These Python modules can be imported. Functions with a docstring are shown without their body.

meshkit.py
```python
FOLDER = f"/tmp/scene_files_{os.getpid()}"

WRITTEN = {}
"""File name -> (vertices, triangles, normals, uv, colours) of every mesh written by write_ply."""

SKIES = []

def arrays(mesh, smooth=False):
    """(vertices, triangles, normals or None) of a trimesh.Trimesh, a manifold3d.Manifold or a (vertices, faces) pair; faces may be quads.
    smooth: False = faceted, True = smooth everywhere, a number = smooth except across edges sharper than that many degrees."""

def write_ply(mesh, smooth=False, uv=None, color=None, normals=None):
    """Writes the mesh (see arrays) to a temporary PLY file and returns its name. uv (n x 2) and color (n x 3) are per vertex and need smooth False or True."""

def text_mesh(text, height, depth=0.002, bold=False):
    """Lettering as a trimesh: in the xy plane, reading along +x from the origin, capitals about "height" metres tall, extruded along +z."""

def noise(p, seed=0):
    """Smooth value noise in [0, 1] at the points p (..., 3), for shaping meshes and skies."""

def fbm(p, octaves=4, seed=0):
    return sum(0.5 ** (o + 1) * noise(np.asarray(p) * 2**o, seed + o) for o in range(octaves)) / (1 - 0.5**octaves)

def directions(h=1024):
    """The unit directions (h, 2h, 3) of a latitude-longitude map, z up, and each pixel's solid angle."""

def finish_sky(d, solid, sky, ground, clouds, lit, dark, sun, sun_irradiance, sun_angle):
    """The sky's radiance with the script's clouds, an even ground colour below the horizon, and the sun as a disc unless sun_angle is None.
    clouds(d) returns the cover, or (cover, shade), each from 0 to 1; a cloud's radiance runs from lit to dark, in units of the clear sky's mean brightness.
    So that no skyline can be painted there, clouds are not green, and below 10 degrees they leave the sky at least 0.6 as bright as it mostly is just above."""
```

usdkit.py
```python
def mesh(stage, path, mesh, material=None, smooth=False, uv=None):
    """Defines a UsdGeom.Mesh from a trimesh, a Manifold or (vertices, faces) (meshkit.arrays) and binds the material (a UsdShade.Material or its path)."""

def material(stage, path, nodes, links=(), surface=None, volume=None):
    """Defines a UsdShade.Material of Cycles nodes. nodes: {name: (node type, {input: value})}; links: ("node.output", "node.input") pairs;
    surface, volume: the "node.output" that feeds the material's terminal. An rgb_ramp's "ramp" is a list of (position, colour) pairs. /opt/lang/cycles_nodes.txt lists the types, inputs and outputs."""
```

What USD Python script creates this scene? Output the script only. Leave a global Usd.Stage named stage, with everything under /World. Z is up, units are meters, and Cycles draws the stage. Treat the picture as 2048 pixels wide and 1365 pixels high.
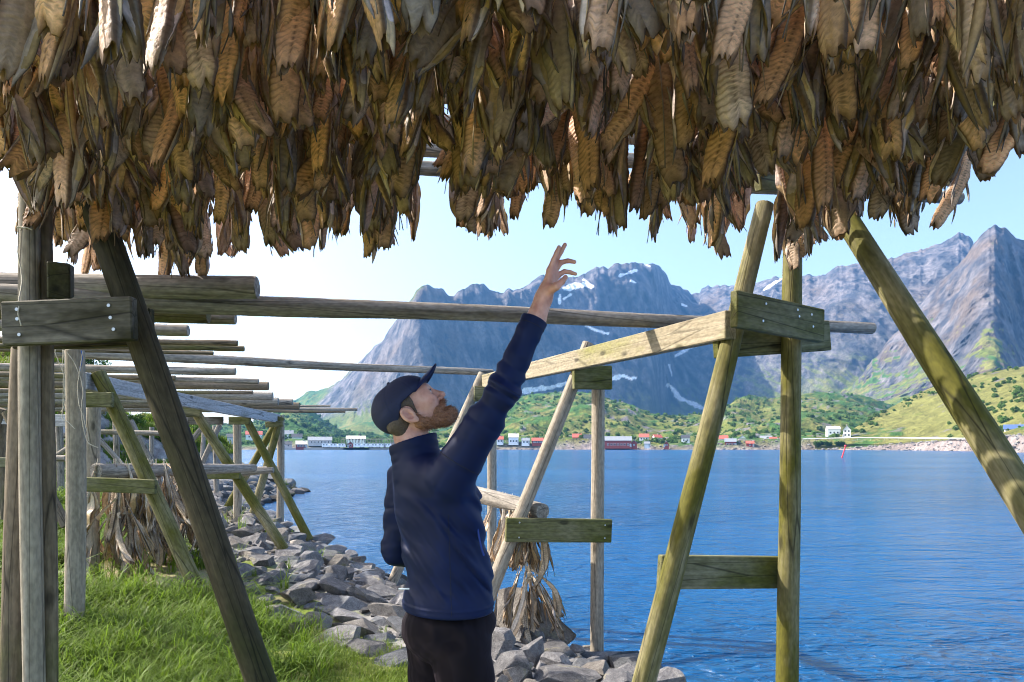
import math, random
import numpy as np, trimesh, usdkit, meshkit
from manifold3d import Manifold
from pxr import Gf, Sdf, Usd, UsdGeom, UsdLux, UsdShade, Vt

stage = Usd.Stage.CreateInMemory()
UsdGeom.SetStageUpAxis(stage, UsdGeom.Tokens.z)
UsdGeom.SetStageMetersPerUnit(stage, 1.0)
UsdGeom.Xform.Define(stage, '/World')
UsdGeom.Scope.Define(stage, '/World/Looks')

# ---------------------------------------------------------------- camera, sky, sun, exposure
CAM_Z, HORIZON, FPX, CX = 1.55, 893.0, 1365.33, 1024.0
cam = UsdGeom.Camera.Define(stage, '/World/camera')
cam.CreateHorizontalApertureAttr(36.0)
cam.CreateVerticalApertureAttr(36.0 * 682 / 1024)
cam.CreateFocalLengthAttr(24.0)
cam.CreateVerticalApertureOffsetAttr((HORIZON - 682.5) / 2048 * 36.0)
cam.CreateClippingRangeAttr((0.05, 60000.0))
cam.AddTranslateOp().Set((0, 0, CAM_Z))
cam.AddRotateXOp().Set(90.0)
EXPOSURE = 1.2
cam.CreateExposureAttr(EXPOSURE)

SUN_EL = math.radians(41)
SUN_AZ = math.atan2(-0.93, 0.27)          # atan2(x, y): from the left, slightly ahead
SUN = np.array([math.sin(SUN_AZ) * math.cos(SUN_EL), math.cos(SUN_AZ) * math.cos(SUN_EL), math.sin(SUN_EL)])
sun = UsdLux.DistantLight.Define(stage, '/World/sun')
sun.CreateIntensityAttr(1.25)
sun.CreateAngleAttr(0.53)
sun.CreateNormalizeAttr(True)
sun.CreateColorAttr(Gf.Vec3f(1.0, 0.93, 0.82))
_x = np.cross([0, 0, 1.0], SUN); _x /= np.linalg.norm(_x); _y = np.cross(SUN, _x)
_m = Gf.Matrix4d(*[float(v) for v in (*_x, 0, *_y, 0, *SUN, 0, 0, 0, 0, 1)])
sun.AddTransformOp().Set(_m)

sky = UsdLux.DomeLight.Define(stage, '/World/sky')
sky.CreateIntensityAttr(1.0)
_sm = usdkit.material(stage, '/World/Looks/sky_look', {
    "sky": ("sky_texture", {"sky_type": "single_scattering", "sun_disc": False, "sun_elevation": SUN_EL,
                            "sun_rotation": SUN_AZ, "air_density": 1.0, "aerosol_density": 3.0, "ozone_density": 0.5}),
    "bg": ("background_shader", {"strength": 0.15})}, [("sky.color", "bg.color")], surface="bg.background")
UsdShade.MaterialBindingAPI.Apply(sky.GetPrim()).Bind(_sm)


# ---------------------------------------------------------------- helpers
def P(px, py, Y):
    """A point at distance Y whose direction from the photographer is known."""
    return np.array([(px - CX) / FPX * Y, Y, CAM_Z + (HORIZON - py) / FPX * Y])


_used = {}


def numbered(parent, name):
    k = (parent, name)
    n = _used.get(k, 0)
    _used[k] = n + 1
    return name if n == 0 else f"{name}_{n:03d}"


def tag(prim, label=None, cat=None, group=None, kind=None):
    for k, v in (('label', label), ('category', cat), ('group', group), ('kind', kind)):
        if v:
            prim.SetCustomDataByKey(k, v)
    return prim


class T:
    """A thing: an Xform at its base whose children are its parts."""
    def __init__(s, name, label, cat, loc=(0, 0, 0), group=None, kind=None, cls=None):
        s.loc = np.array(loc, float)
        if cls:
            s.path = '/World/' + numbered('/World', name)
            stage.CreateClassPrim(s.path)
            s.prim = stage.GetPrimAtPath(s.path)
            s.prim.SetTypeName('Xform')
            s.loc = np.zeros(3)
            return
        s.path = '/World/' + numbered('/World', name)
        x = UsdGeom.Xform.Define(stage, s.path)
        x.AddTranslateOp().Set(Gf.Vec3d(*map(float, s.loc)))
        s.prim = tag(x.GetPrim(), label, cat, group, kind)


def put(parent, name, mesh, mat, smooth=30, M=None, label=None, tint=None, uv=None):
    """One mesh under a thing or part. mesh is in world coordinates unless M (4x4, world) places a local one."""
    if isinstance(parent, T):
        base, off = parent.path, parent.loc
    else:
        base, off = str(parent[0].GetPath()), parent[1]
    path = base + '/' + numbered(base, name)
    if tint is not None and smooth not in (True, False):
        smooth = True
    v, f, n = meshkit.arrays(mesh, smooth)
    pin = np.eye(4) if M is None else np.array(M, float)
    if M is None:
        pin[:3, 3] = v.mean(0) if not np.any(off) else off
        pin[:3, 3] = off
        v = v - off
    local = np.linalg.inv(_tr(off)) @ pin
    m = UsdGeom.Mesh.Define(stage, path)
    m.CreatePointsAttr(Vt.Vec3fArray.FromNumpy(v.astype(np.float32)))
    m.CreateFaceVertexCountsAttr(Vt.IntArray.FromNumpy(np.full(len(f), 3, np.int32)))
    m.CreateFaceVertexIndicesAttr(Vt.IntArray.FromNumpy(f.astype(np.int32).ravel()))
    m.CreateSubdivisionSchemeAttr("none")
    if n is not None:
        m.CreateNormalsAttr(Vt.Vec3fArray.FromNumpy(n.astype(np.float32)))
        m.SetNormalsInterpolation("vertex")
    if tint is not None:
        UsdGeom.PrimvarsAPI(m).CreatePrimvar("tint", Sdf.ValueTypeNames.Color3fArray, "vertex").Set(Vt.Vec3fArray.FromNumpy(np.asarray(tint, np.float32)))
    UsdShade.MaterialBindingAPI.Apply(m.GetPrim()).Bind(mat)
    if not np.allclose(local, np.eye(4)):
        m.AddTransformOp().Set(Gf.Matrix4d(*[float(x) for x in local.T.ravel()]))
    if label:
        m.GetPrim().SetCustomDataByKey('label', label)
    return (m.GetPrim(), pin[:3, 3] if M is None else None, pin)


def sub(part, name, mesh, mat, smooth=30, label=None):
    """A sub-part: mesh in world coordinates under a part made by put."""
    prim, _, pin = part
    path = str(prim.GetPath()) + '/' + numbered(str(prim.GetPath()), name)
    v, f, n = meshkit.arrays(mesh, smooth)
    inv = np.linalg.inv(pin)
    v = v @ inv[:3, :3].T + inv[:3, 3]
    if n is not None:
        n = n @ inv[:3, :3].T
    m = UsdGeom.Mesh.Define(stage, path)
    m.CreatePointsAttr(Vt.Vec3fArray.FromNumpy(v.astype(np.float32)))
    m.CreateFaceVertexCountsAttr(Vt.IntArray.FromNumpy(np.full(len(f), 3, np.int32)))
    m.CreateFaceVertexIndicesAttr(Vt.IntArray.FromNumpy(f.astype(np.int32).ravel()))
    m.CreateSubdivisionSchemeAttr("none")
    if n is not None:
        m.CreateNormalsAttr(Vt.Vec3fArray.FromNumpy(n.astype(np.float32)))
        m.SetNormalsInterpolation("vertex")
    UsdShade.MaterialBindingAPI.Apply(m.GetPrim()).Bind(mat)
    if label:
        m.GetPrim().SetCustomDataByKey('label', label)


def single(name, mesh, mat, label=None, cat=None, group=None, kind=None, smooth=30, tint=None, M=None):
    """A thing (or piece of the setting) that is one mesh."""
    class W:
        pass
    path = '/World'
    r = put((stage.GetPrimAtPath('/World'), np.zeros(3)), name, mesh, mat, smooth, M=M, tint=tint)
    tag(r[0], label, cat, group, kind)
    return r


def _tr(v):
    m = np.eye(4); m[:3, 3] = v
    return m


def copy_of(cls, name, label, cat, M, group=None):
    """An instance of a class prim's parts directly under /World."""
    x = UsdGeom.Xform.Define(stage, '/World/' + numbered('/World', name))
    x.AddTransformOp().Set(Gf.Matrix4d(*[float(v) for v in np.asarray(M).T.ravel()]))
    p = tag(x.GetPrim(), label, cat, group)
    p.GetReferences().AddInternalReference(cls.path)
    p.SetInstanceable(True)
    return p


def scatter(name, protos, mats, idx, pos, quat, scl, label, cat):
    """Uncountable stuff as one PointInstancer. protos: meshes; quat: (n,4) w,x,y,z."""
    path = '/World/' + numbered('/World', name)
    pi = UsdGeom.PointInstancer.Define(stage, path)
    targets = []
    for k, (m, mt) in enumerate(zip(protos, mats)):
        pp = f"{path}/source_{k:03d}"
        tint = None
        if isinstance(m, tuple) and len(m) == 2 and isinstance(m[0], trimesh.Trimesh):
            m, tint = m
        me = usdkit.mesh(stage, pp, m, mt, smooth=True)
        if tint is not None:
            UsdGeom.PrimvarsAPI(me).CreatePrimvar("tint", Sdf.ValueTypeNames.Color3fArray, "vertex").Set(Vt.Vec3fArray.FromNumpy(np.asarray(tint, np.float32)))
        targets.append(Sdf.Path(pp))
    pi.CreatePrototypesRel().SetTargets(targets)
    pi.CreateProtoIndicesAttr(Vt.IntArray.FromNumpy(np.asarray(idx, np.int32)))
    pi.CreatePositionsAttr(Vt.Vec3fArray.FromNumpy(np.asarray(pos, np.float32)))
    pi.CreateOrientationsAttr(Vt.QuathArray([Gf.Quath(float(q[0]), float(q[1]), float(q[2]), float(q[3])) for q in quat]))
    pi.CreateScalesAttr(Vt.Vec3fArray.FromNumpy(np.asarray(scl, np.float32)))
    tag(pi.GetPrim(), label, cat, kind='stuff')
    return pi


def rot(axis, deg):
    return trimesh.transformations.rotation_matrix(math.radians(deg), axis)


def quat_z(a):
    return np.stack([np.cos(a / 2), 0 * a, 0 * a, np.sin(a / 2)], 1)


def frame(p, q, up=(0, 0, 1)):
    """4x4 with its origin at p, z towards q, and x as near to up as it can be."""
    z = np.array(q, float) - p
    L = np.linalg.norm(z)
    z = z / L
    up = np.array(up, float)
    if abs(z @ up) > 0.98:
        up = np.array([0, 1.0, 0])
    x = up - z * (z @ up)
    x /= np.linalg.norm(x)
    M = np.eye(4)
    M[:3, 0], M[:3, 1], M[:3, 2], M[:3, 3] = x, np.cross(z, x), z, p
    return M, L


def tube(points, radii, sides=8, cap=True):
    p = np.asarray(points, float)
    r = np.broadcast_to(radii, (len(p),))
    t = np.gradient(p, axis=0)
    t /= np.linalg.norm(t, axis=1, keepdims=True) + 1e-12
    a = np.zeros_like(p)
    ref = np.array([0, 0, 1.0]) if abs(t[0, 2]) < 0.9 else np.array([1.0, 0, 0])
    for i in range(len(p)):
        v = ref - t[i] * (t[i] @ ref)
        a[i] = v / np.linalg.norm(v)
        ref = a[i]
    b = np.cross(t, a)
    ang = np.arange(sides) * 2 * np.pi / sides
    v = (p[:, None] + r[:, None, None] * (np.cos(ang)[None, :, None] * a[:, None] + np.sin(ang)[None, :, None] * b[:, None])).reshape(-1, 3)
    n = len(p)
    i, j = np.meshgrid(np.arange(n - 1), np.arange(sides), indexing='ij')
    q = np.stack([i * sides + j, i * sides + (j + 1) % sides, (i + 1) * sides + (j + 1) % sides, (i + 1) * sides + j], -1).reshape(-1, 4)
    f = np.vstack([q[:, [0, 1, 2]], q[:, [0, 2, 3]]])
    if cap:
        v = np.vstack([v, p[0], p[-1]])
        k = np.arange(sides)
        f = np.vstack([f, np.stack([np.full(sides, n * sides), (k + 1) % sides, k], 1),
                       np.stack([np.full(sides, n * sides + 1), (n - 1) * sides + k, (n - 1) * sides + (k + 1) % sides], 1)])
    return trimesh.Trimesh(v, f, process=False)


_pole_seed = [0]


def pole_mesh(L, r0, r1, bend=0.006, sides=16, lump=0.05):
    """A round timber along z with a little bow, swelling and knots, ends slightly chamfered."""
    _pole_seed[0] += 1
    s = _pole_seed[0]
    rg = np.random.default_rng(s)
    n = max(8, int(L / 0.12))
    t = np.linspace(0, 1, n)
    z = t * L
    cx = bend * L * np.sin(np.pi * t) * rg.normal() * .5 + .004 * np.sin(t * L * 2.3 + s)
    cy = bend * L * np.sin(np.pi * t) * rg.normal() * .5 + .004 * np.cos(t * L * 1.9 + s)
    r = r0 + (r1 - r0) * t
    ang = np.arange(sides) * 2 * np.pi / sides
    nz = meshkit.noise(np.stack(np.broadcast_arrays(np.cos(ang)[None] * 1.3 + s * 7.1, np.sin(ang)[None] * 1.3, z[:, None] * 1.7), -1), s)
    R = r[:, None] * (1 + lump * 2 * (nz - .5))
    rows = [np.stack([cx[:, None] + R * np.cos(ang), cy[:, None] + R * np.sin(ang), np.broadcast_to(z[:, None], R.shape)], -1)]
    V = rows[0]
    c = .006
    first, last = V[:1].copy(), V[-1:].copy()
    first[0, :, :2] = cx[0] * 0 + V[0, :, :2] * .93 + np.array([cx[0], cy[0]]) * .07; first[..., 2] = -c
    last[0, :, :2] = V[-1, :, :2] * .93 + np.array([cx[-1], cy[-1]]) * .07; last[..., 2] = L + c
    V = np.vstack([first, V, last])
    nn = len(V)
    v = V.reshape(-1, 3)
    i, j = np.meshgrid(np.arange(nn - 1), np.arange(sides), indexing='ij')
    q = np.stack([i * sides + j, i * sides + (j + 1) % sides, (i + 1) * sides + (j + 1) % sides, (i + 1) * sides + j], -1).reshape(-1, 4)
    f = np.vstack([q[:, [0, 1, 2]], q[:, [0, 2, 3]]])
    k = np.arange(sides)
    v = np.vstack([v, [cx[0], cy[0], -c], [cx[-1], cy[-1], L + c]])
    f = np.vstack([f, np.stack([np.full(sides, nn * sides), (k + 1) % sides, k], 1),
                   np.stack([np.full(sides, nn * sides + 1), (nn - 1) * sides + k, (nn - 1) * sides + (k + 1) % sides], 1)])
    return trimesh.Trimesh(v, f, process=False)


def pole(parent, name, p, q, r0, r1, mat, label=None, bend=0.006):
    M, L = frame(p, q)
    return put(parent, name, pole_mesh(L, r0, r1, bend), mat, 40, M=M, label=label)


def log_thing(name, p, q, r0, r1, mat, label, cat='pole', group=None, bend=0.006):
    M, L = frame(p, q)
    r = single(name, pole_mesh(L, r0, r1, bend), mat, label, cat, group, smooth=40, M=M)
    return r


def cbox(sx, sy, sz, c=0.006):
    """Chamfered box centred on the origin."""
    h = np.array([sx, sy, sz]) / 2
    c = min(c, *(h * .45))
    pts = []
    for a in (-1, 1):
        for b in (-1, 1):
            for d in (-1, 1):
                s = np.array([a, b, d])
                for k in range(3):
                    e = h - c; e[k] = h[k]
                    pts.append(s * e)
    m = Manifold.hull_points(np.array(pts)).to_mesh()
    return trimesh.Trimesh(m.vert_properties[:, :3], m.tri_verts, process=False)


def board_mesh(L, h, t, seed=0):
    m = cbox(h, t, L, 0.006)
    m.apply_translation([0, 0, L / 2])
    return m


def board(parent, name, p, q, h, t, mat, label=None, up=(0, 0, 1)):
    M, L = frame(p, q, up)
    return put(parent, name, board_mesh(L, h, t), mat, 20, M=M, label=label)


def nail(parent, at, toward, r=.007, name='nail'):
    """A round nail head standing 2 mm proud, facing toward."""
    M, _ = frame(np.array(at, float), np.array(at, float) + toward)
    m = trimesh.creation.cylinder(radius=r, height=.006, sections=10)
    put(parent, name, m, NAIL, 40, M=M)


# ---------------------------------------------------------------- materials
def look(name, nodes, links, surface='p.BSDF', volume=None):
    return usdkit.material(stage, '/World/Looks/' + name, nodes, links, surface=surface, volume=volume)


def plain(name, col, rough=.6, var=.12, scale=6, bump=.1, metal=0.0):
    a = tuple(c * (1 - var) for c in col); b = tuple(min(1, c * (1 + var)) for c in col)
    return look(name, {"tc": ("texture_coordinate", {}), "n": ("noise_texture", {"scale": scale, "detail": 5}),
                       "r": ("rgb_ramp", {"ramp": [(.3, a), (.7, b)]}),
                       "b": ("bump", {"strength": bump, "distance": .01}),
                       "p": ("principled_bsdf", {"roughness": rough, "metallic": metal})},
                [("tc.object", "n.vector"), ("n.fac", "r.fac"), ("r.color", "p.base_color"), ("n.fac", "b.height"), ("b.normal", "p.normal")])


def wood(name, lo, hi, moss, moss_from=.52, moss_to=.68, crack=.7, pale=None):
    """Weathered timber with its grain along local z, moss in patches, drying cracks along the grain."""
    nodes = {
        "tc": ("texture_coordinate", {}), "oi": ("object_info", {}),
        "off": ("vector_math", {"math_type": "scale", "vector1": (13.1, 7.7, 31.3)}),
        "add": ("vector_math", {"math_type": "add"}),
        "m1": ("mapping", {"scale": (38, 38, 1.6)}), "n1": ("noise_texture", {"scale": 1.0, "detail": 7, "roughness": .65, "distortion": .4}),
        "m2": ("mapping", {"scale": (3.2, 3.2, 1.1)}), "n2": ("noise_texture", {"scale": 1.0, "detail": 5, "roughness": .62}),
        "m3": ("mapping", {"scale": (11, 11, .5)}), "v3": ("voronoi_texture", {"feature": "distance_to_edge", "scale": 1.0}),
        "m4": ("mapping", {"scale": (60, 60, 22)}), "n4": ("noise_texture", {"scale": 1.0, "detail": 3}),
        "r1": ("rgb_ramp", {"ramp": [(.28, lo), (.5, tuple((a + b) / 2 for a, b in zip(lo, hi))), (.72, hi)]}),
        "r2": ("map_range", {"from_min": moss_from, "from_max": moss_to, "clamp": True}),
        "r3": ("map_range", {"from_min": .0, "from_max": .022, "to_min": 1 - crack, "to_max": 1.0, "clamp": True}),
        "r4": ("map_range", {"from_min": .35, "from_max": .65, "to_min": .78, "to_max": 1.15, "clamp": True}),
        "m5": ("mapping", {"scale": (7, 7, 2.6)}), "v5": ("voronoi_texture", {"feature": "f1", "scale": 1.0}),
        "r5": ("map_range", {"from_min": .08, "from_max": .17, "to_min": .35, "to_max": 1.0, "clamp": True}), "me": ("mix", {"mix_type": "multiply", "fac": 1.0}),
        "mm": ("math", {"math_type": "multiply"}),
        "mx": ("mix", {"mix_type": "mix", "color2": moss}),
        "mc": ("mix", {"mix_type": "multiply", "fac": 1.0}), "md": ("mix", {"mix_type": "multiply", "fac": 1.0}),
        "ma": ("math", {"math_type": "multiply_add", "value2": .5}),
        "b": ("bump", {"strength": .55, "distance": .006}),
        "p": ("principled_bsdf", {"roughness": .82, "specular_ior_level": .25})}
    links = [("oi.random", "off.scale"), ("tc.object", "add.vector1"), ("off.vector", "add.vector2"),
             ("add.vector", "m1.vector"), ("add.vector", "m2.vector"), ("add.vector", "m3.vector"), ("add.vector", "m4.vector"),
             ("m1.vector", "n1.vector"), ("m2.vector", "n2.vector"), ("m3.vector", "v3.vector"), ("m4.vector", "n4.vector"),
             ("n1.fac", "r1.fac"), ("n2.fac", "r2.value"), ("r2.result", "mm.value1"), ("n1.fac", "mm.value2"), ("r2.result", "mx.fac"), ("r1.color", "mx.color1"),
             ("v3.distance", "r3.value"), ("mx.color", "mc.color1"), ("r3.result", "mc.color2"),
             ("n4.fac", "r4.value"), ("mc.color", "md.color1"), ("r4.result", "md.color2"), ("add.vector", "m5.vector"), ("m5.vector", "v5.vector"), ("v5.distance", "r5.value"), ("md.color", "me.color1"), ("r5.result", "me.color2"), ("me.color", "p.base_color"),
             ("r3.result", "ma.value1"), ("n1.fac", "ma.value3"), ("ma.value", "b.height"), ("b.normal", "p.normal")]
    return look(name, nodes, links)


WOOD_GREY = wood('wood_grey', (.10, .085, .07), (.40, .36, .31), (.13, .12, .05), .6, .75)
WOOD_POST = wood('wood_post', (.20, .17, .13), (.40, .345, .275), (.16, .135, .06), .6, .8)
WOOD_OLIVE = wood('wood_olive', (.11, .095, .035), (.34, .30, .19), (.095, .088, .012), .36, .58)
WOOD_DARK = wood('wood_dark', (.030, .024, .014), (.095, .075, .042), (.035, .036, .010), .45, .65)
WOOD_BROWN = wood('wood_brown', (.10, .075, .05), (.24, .19, .135), (.10, .10, .03), .5, .68)
BOARD_OLIVE = wood('board_olive', (.10, .095, .04), (.27, .25, .16), (.085, .088, .016), .38, .6)
BOARD_PALE = wood('board_pale', (.19, .155, .10), (.37, .32, .23), (.20, .19, .06), .5, .72, crack=.5)
BOARD_GREY = wood('board_grey', (.105, .092, .075), (.24, .215, .18), (.034, .030, .014), .42, .6)
BOARD_BLUE = wood('board_silver', (.24, .24, .24), (.46, .46, .47), (.2, .2, .17), .6, .8)
NAIL = plain('nail_zinc', (.55, .56, .58), .35, metal=.8)
TWINE = plain('twine', (.52, .47, .38), .9, .2, 60)
BLUE_TWINE = plain('blue_twine', (.05, .12, .4), .8, .2, 60)


def tinted(name, noise_scale=8, var=.3, rough=.8, bump=.3, dist=.02, translucent=0.0, random=.25, spec=.3, space='object', fine=None):
    """Base colour from the mesh's tint, broken up by noise, and varying a little from object to object."""
    nodes = {"at": ("attribute", {"attribute": "tint"}), "tc": ("texture_coordinate", {}), "g": ("geometry", {}), "oi": ("object_info", {}),
             "n": ("noise_texture", {"scale": noise_scale, "detail": 6, "roughness": .65}),
             "mr": ("map_range", {"from_min": .25, "from_max": .75, "to_min": 1 - var, "to_max": 1 + var}),
             "rr": ("map_range", {"to_min": 1 - random, "to_max": 1 + random}),
             "mm": ("math", {"math_type": "multiply"}),
             "mx": ("vector_math", {"math_type": "scale"}),
             "b": ("bump", {"strength": bump, "distance": dist}),
             "p": ("principled_bsdf", {"roughness": rough, "specular_ior_level": spec})}
    src = "g.position" if space == 'world' else "tc.object"
    links = [(src, "n.vector"), ("n.fac", "mr.value"), ("oi.random", "rr.value"), ("mr.result", "mm.value1"), ("rr.result", "mm.value2"),
             ("at.color", "mx.vector1"), ("mm.value", "mx.scale"), ("mx.vector", "p.base_color"), ("n.fac", "b.height"), ("b.normal", "p.normal")]
    surf = "p.BSDF"
    if translucent:
        nodes["tl"] = ("translucent_bsdf", {})
        nodes["ms"] = ("mix_closure", {"fac": translucent})
        links += [("mx.vector", "tl.color"), ("p.BSDF", "ms.closure1"), ("tl.BSDF", "ms.closure2")]
        surf = "ms.closure"
    return look(name, nodes, links, surf)

# ---------------------------------------------------------------- land far off: surfaces given by rows of (distance, height) along the view's azimuth
WATER_Z = -0.7
from scipy.interpolate import PchipInterpolator


def curve(pts):
    a = np.array(pts, float)
    f = PchipInterpolator(a[:, 0], a[:, 1], extrapolate=False)
    return lambda x: f(np.clip(x, a[0, 0], a[-1, 0]))


def zof(py, d):
    return CAM_Z + (HORIZON - py) * d / FPX


def surface_grid(D, Z, px):
    """Vertices (rows, columns, 3) from distances, heights and azimuths (as px)."""
    return np.stack([(px[None] - CX) / FPX * D, D, Z], -1)


def grid_faces(n, m):
    i, j = np.meshgrid(np.arange(n - 1), np.arange(m - 1), indexing='ij')
    q = np.stack([i * m + j, i * m + j + 1, (i + 1) * m + j + 1, (i + 1) * m + j], -1).reshape(-1, 4)
    return np.vstack([q[:, [0, 1, 2]], q[:, [0, 2, 3]]])


def ridged(p, octaves=4, seed=0):
    s, a, tot = 0, 1.0, 0
    for o in range(octaves):
        s = s + a * (1 - np.abs(2 * meshkit.noise(np.asarray(p) * 2 ** o, seed + o * 5) - 1)); tot += a; a *= .5
    return s / tot


def terrain_mesh(V):
    n, m, _ = V.shape
    return trimesh.Trimesh(V.reshape(-1, 3), grid_faces(n, m), process=False)


def normals_of(V):
    du = np.gradient(V, axis=1); dv = np.gradient(V, axis=0)
    n = np.cross(du, dv)
    n /= np.linalg.norm(n, axis=-1, keepdims=True) + 1e-9
    return n * np.sign(n[..., 2:3] + 1e-9)


ROCK, ROCK2, RUST = np.array([.052, .056, .072]), np.array([.175, .162, .172]), np.array([.135, .10, .075])
GRASS_FAR, GRASS_FAR2, WOODLAND, SNOWC = np.array([.115, .14, .028]), np.array([.165, .165, .052]), np.array([.05, .115, .028]), np.array([.85, .87, .9])


def lerp(a, b, t):
    return a + (b - a) * np.clip(t, 0, 1)[..., None]


def smooth01(x, a, b):
    t = np.clip((x - a) / (b - a), 0, 1)
    return t * t * (3 - 2 * t)


ridge_py = curve([(200, 850), (420, 868), (480, 856), (540, 836), (565, 813), (590, 796), (620, 783), (655, 771), (676, 766), (700, 744), (760, 682), (797, 632), (820, 603), (832, 588), (850, 574), (868, 577), (885, 580), (900, 590),
                  (915, 583), (930, 576), (968, 568), (985, 574), (1005, 583), (1040, 573), (1090, 552), (1130, 556), (1180, 541), (1230, 531), (1262, 527), (1300, 524), (1318, 531),
                  (1332, 547), (1345, 573), (1365, 577), (1385, 586), (1398, 586), (1403, 579), (1480, 570), (1560, 556), (1610, 552), (1700, 531), (1800, 513), (1870, 491), (1935, 466), (1944, 478), (1950, 500), (1975, 560), (2050, 640), (2200, 680), (2700, 760)])
ridge_d = curve([(200, 2700), (560, 2500), (640, 2350), (760, 1950), (832, 1720), (900, 1840), (1000, 1990), (1150, 2150), (1300, 2330), (1345, 2900), (1400, 3000), (1480, 2750), (1560, 2500), (1700, 2200), (1800, 2120), (1940, 2000), (1960, 2200), (2700, 2500)])
foot_py = curve([(200, 880), (560, 872), (640, 860), (720, 842), (800, 838), (900, 830), (1000, 842), (1300, 845), (1400, 838), (1500, 806), (1600, 790), (1750, 775), (1900, 760), (2050, 760), (2700, 800)])
foot_gap = curve([(200, 500), (640, 620), (760, 420), (832, 240), (1000, 260), (1200, 330), (1300, 420), (1345, 700), (1400, 760), (1560, 560), (1700, 420), (1940, 350), (2700, 500)])


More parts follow.
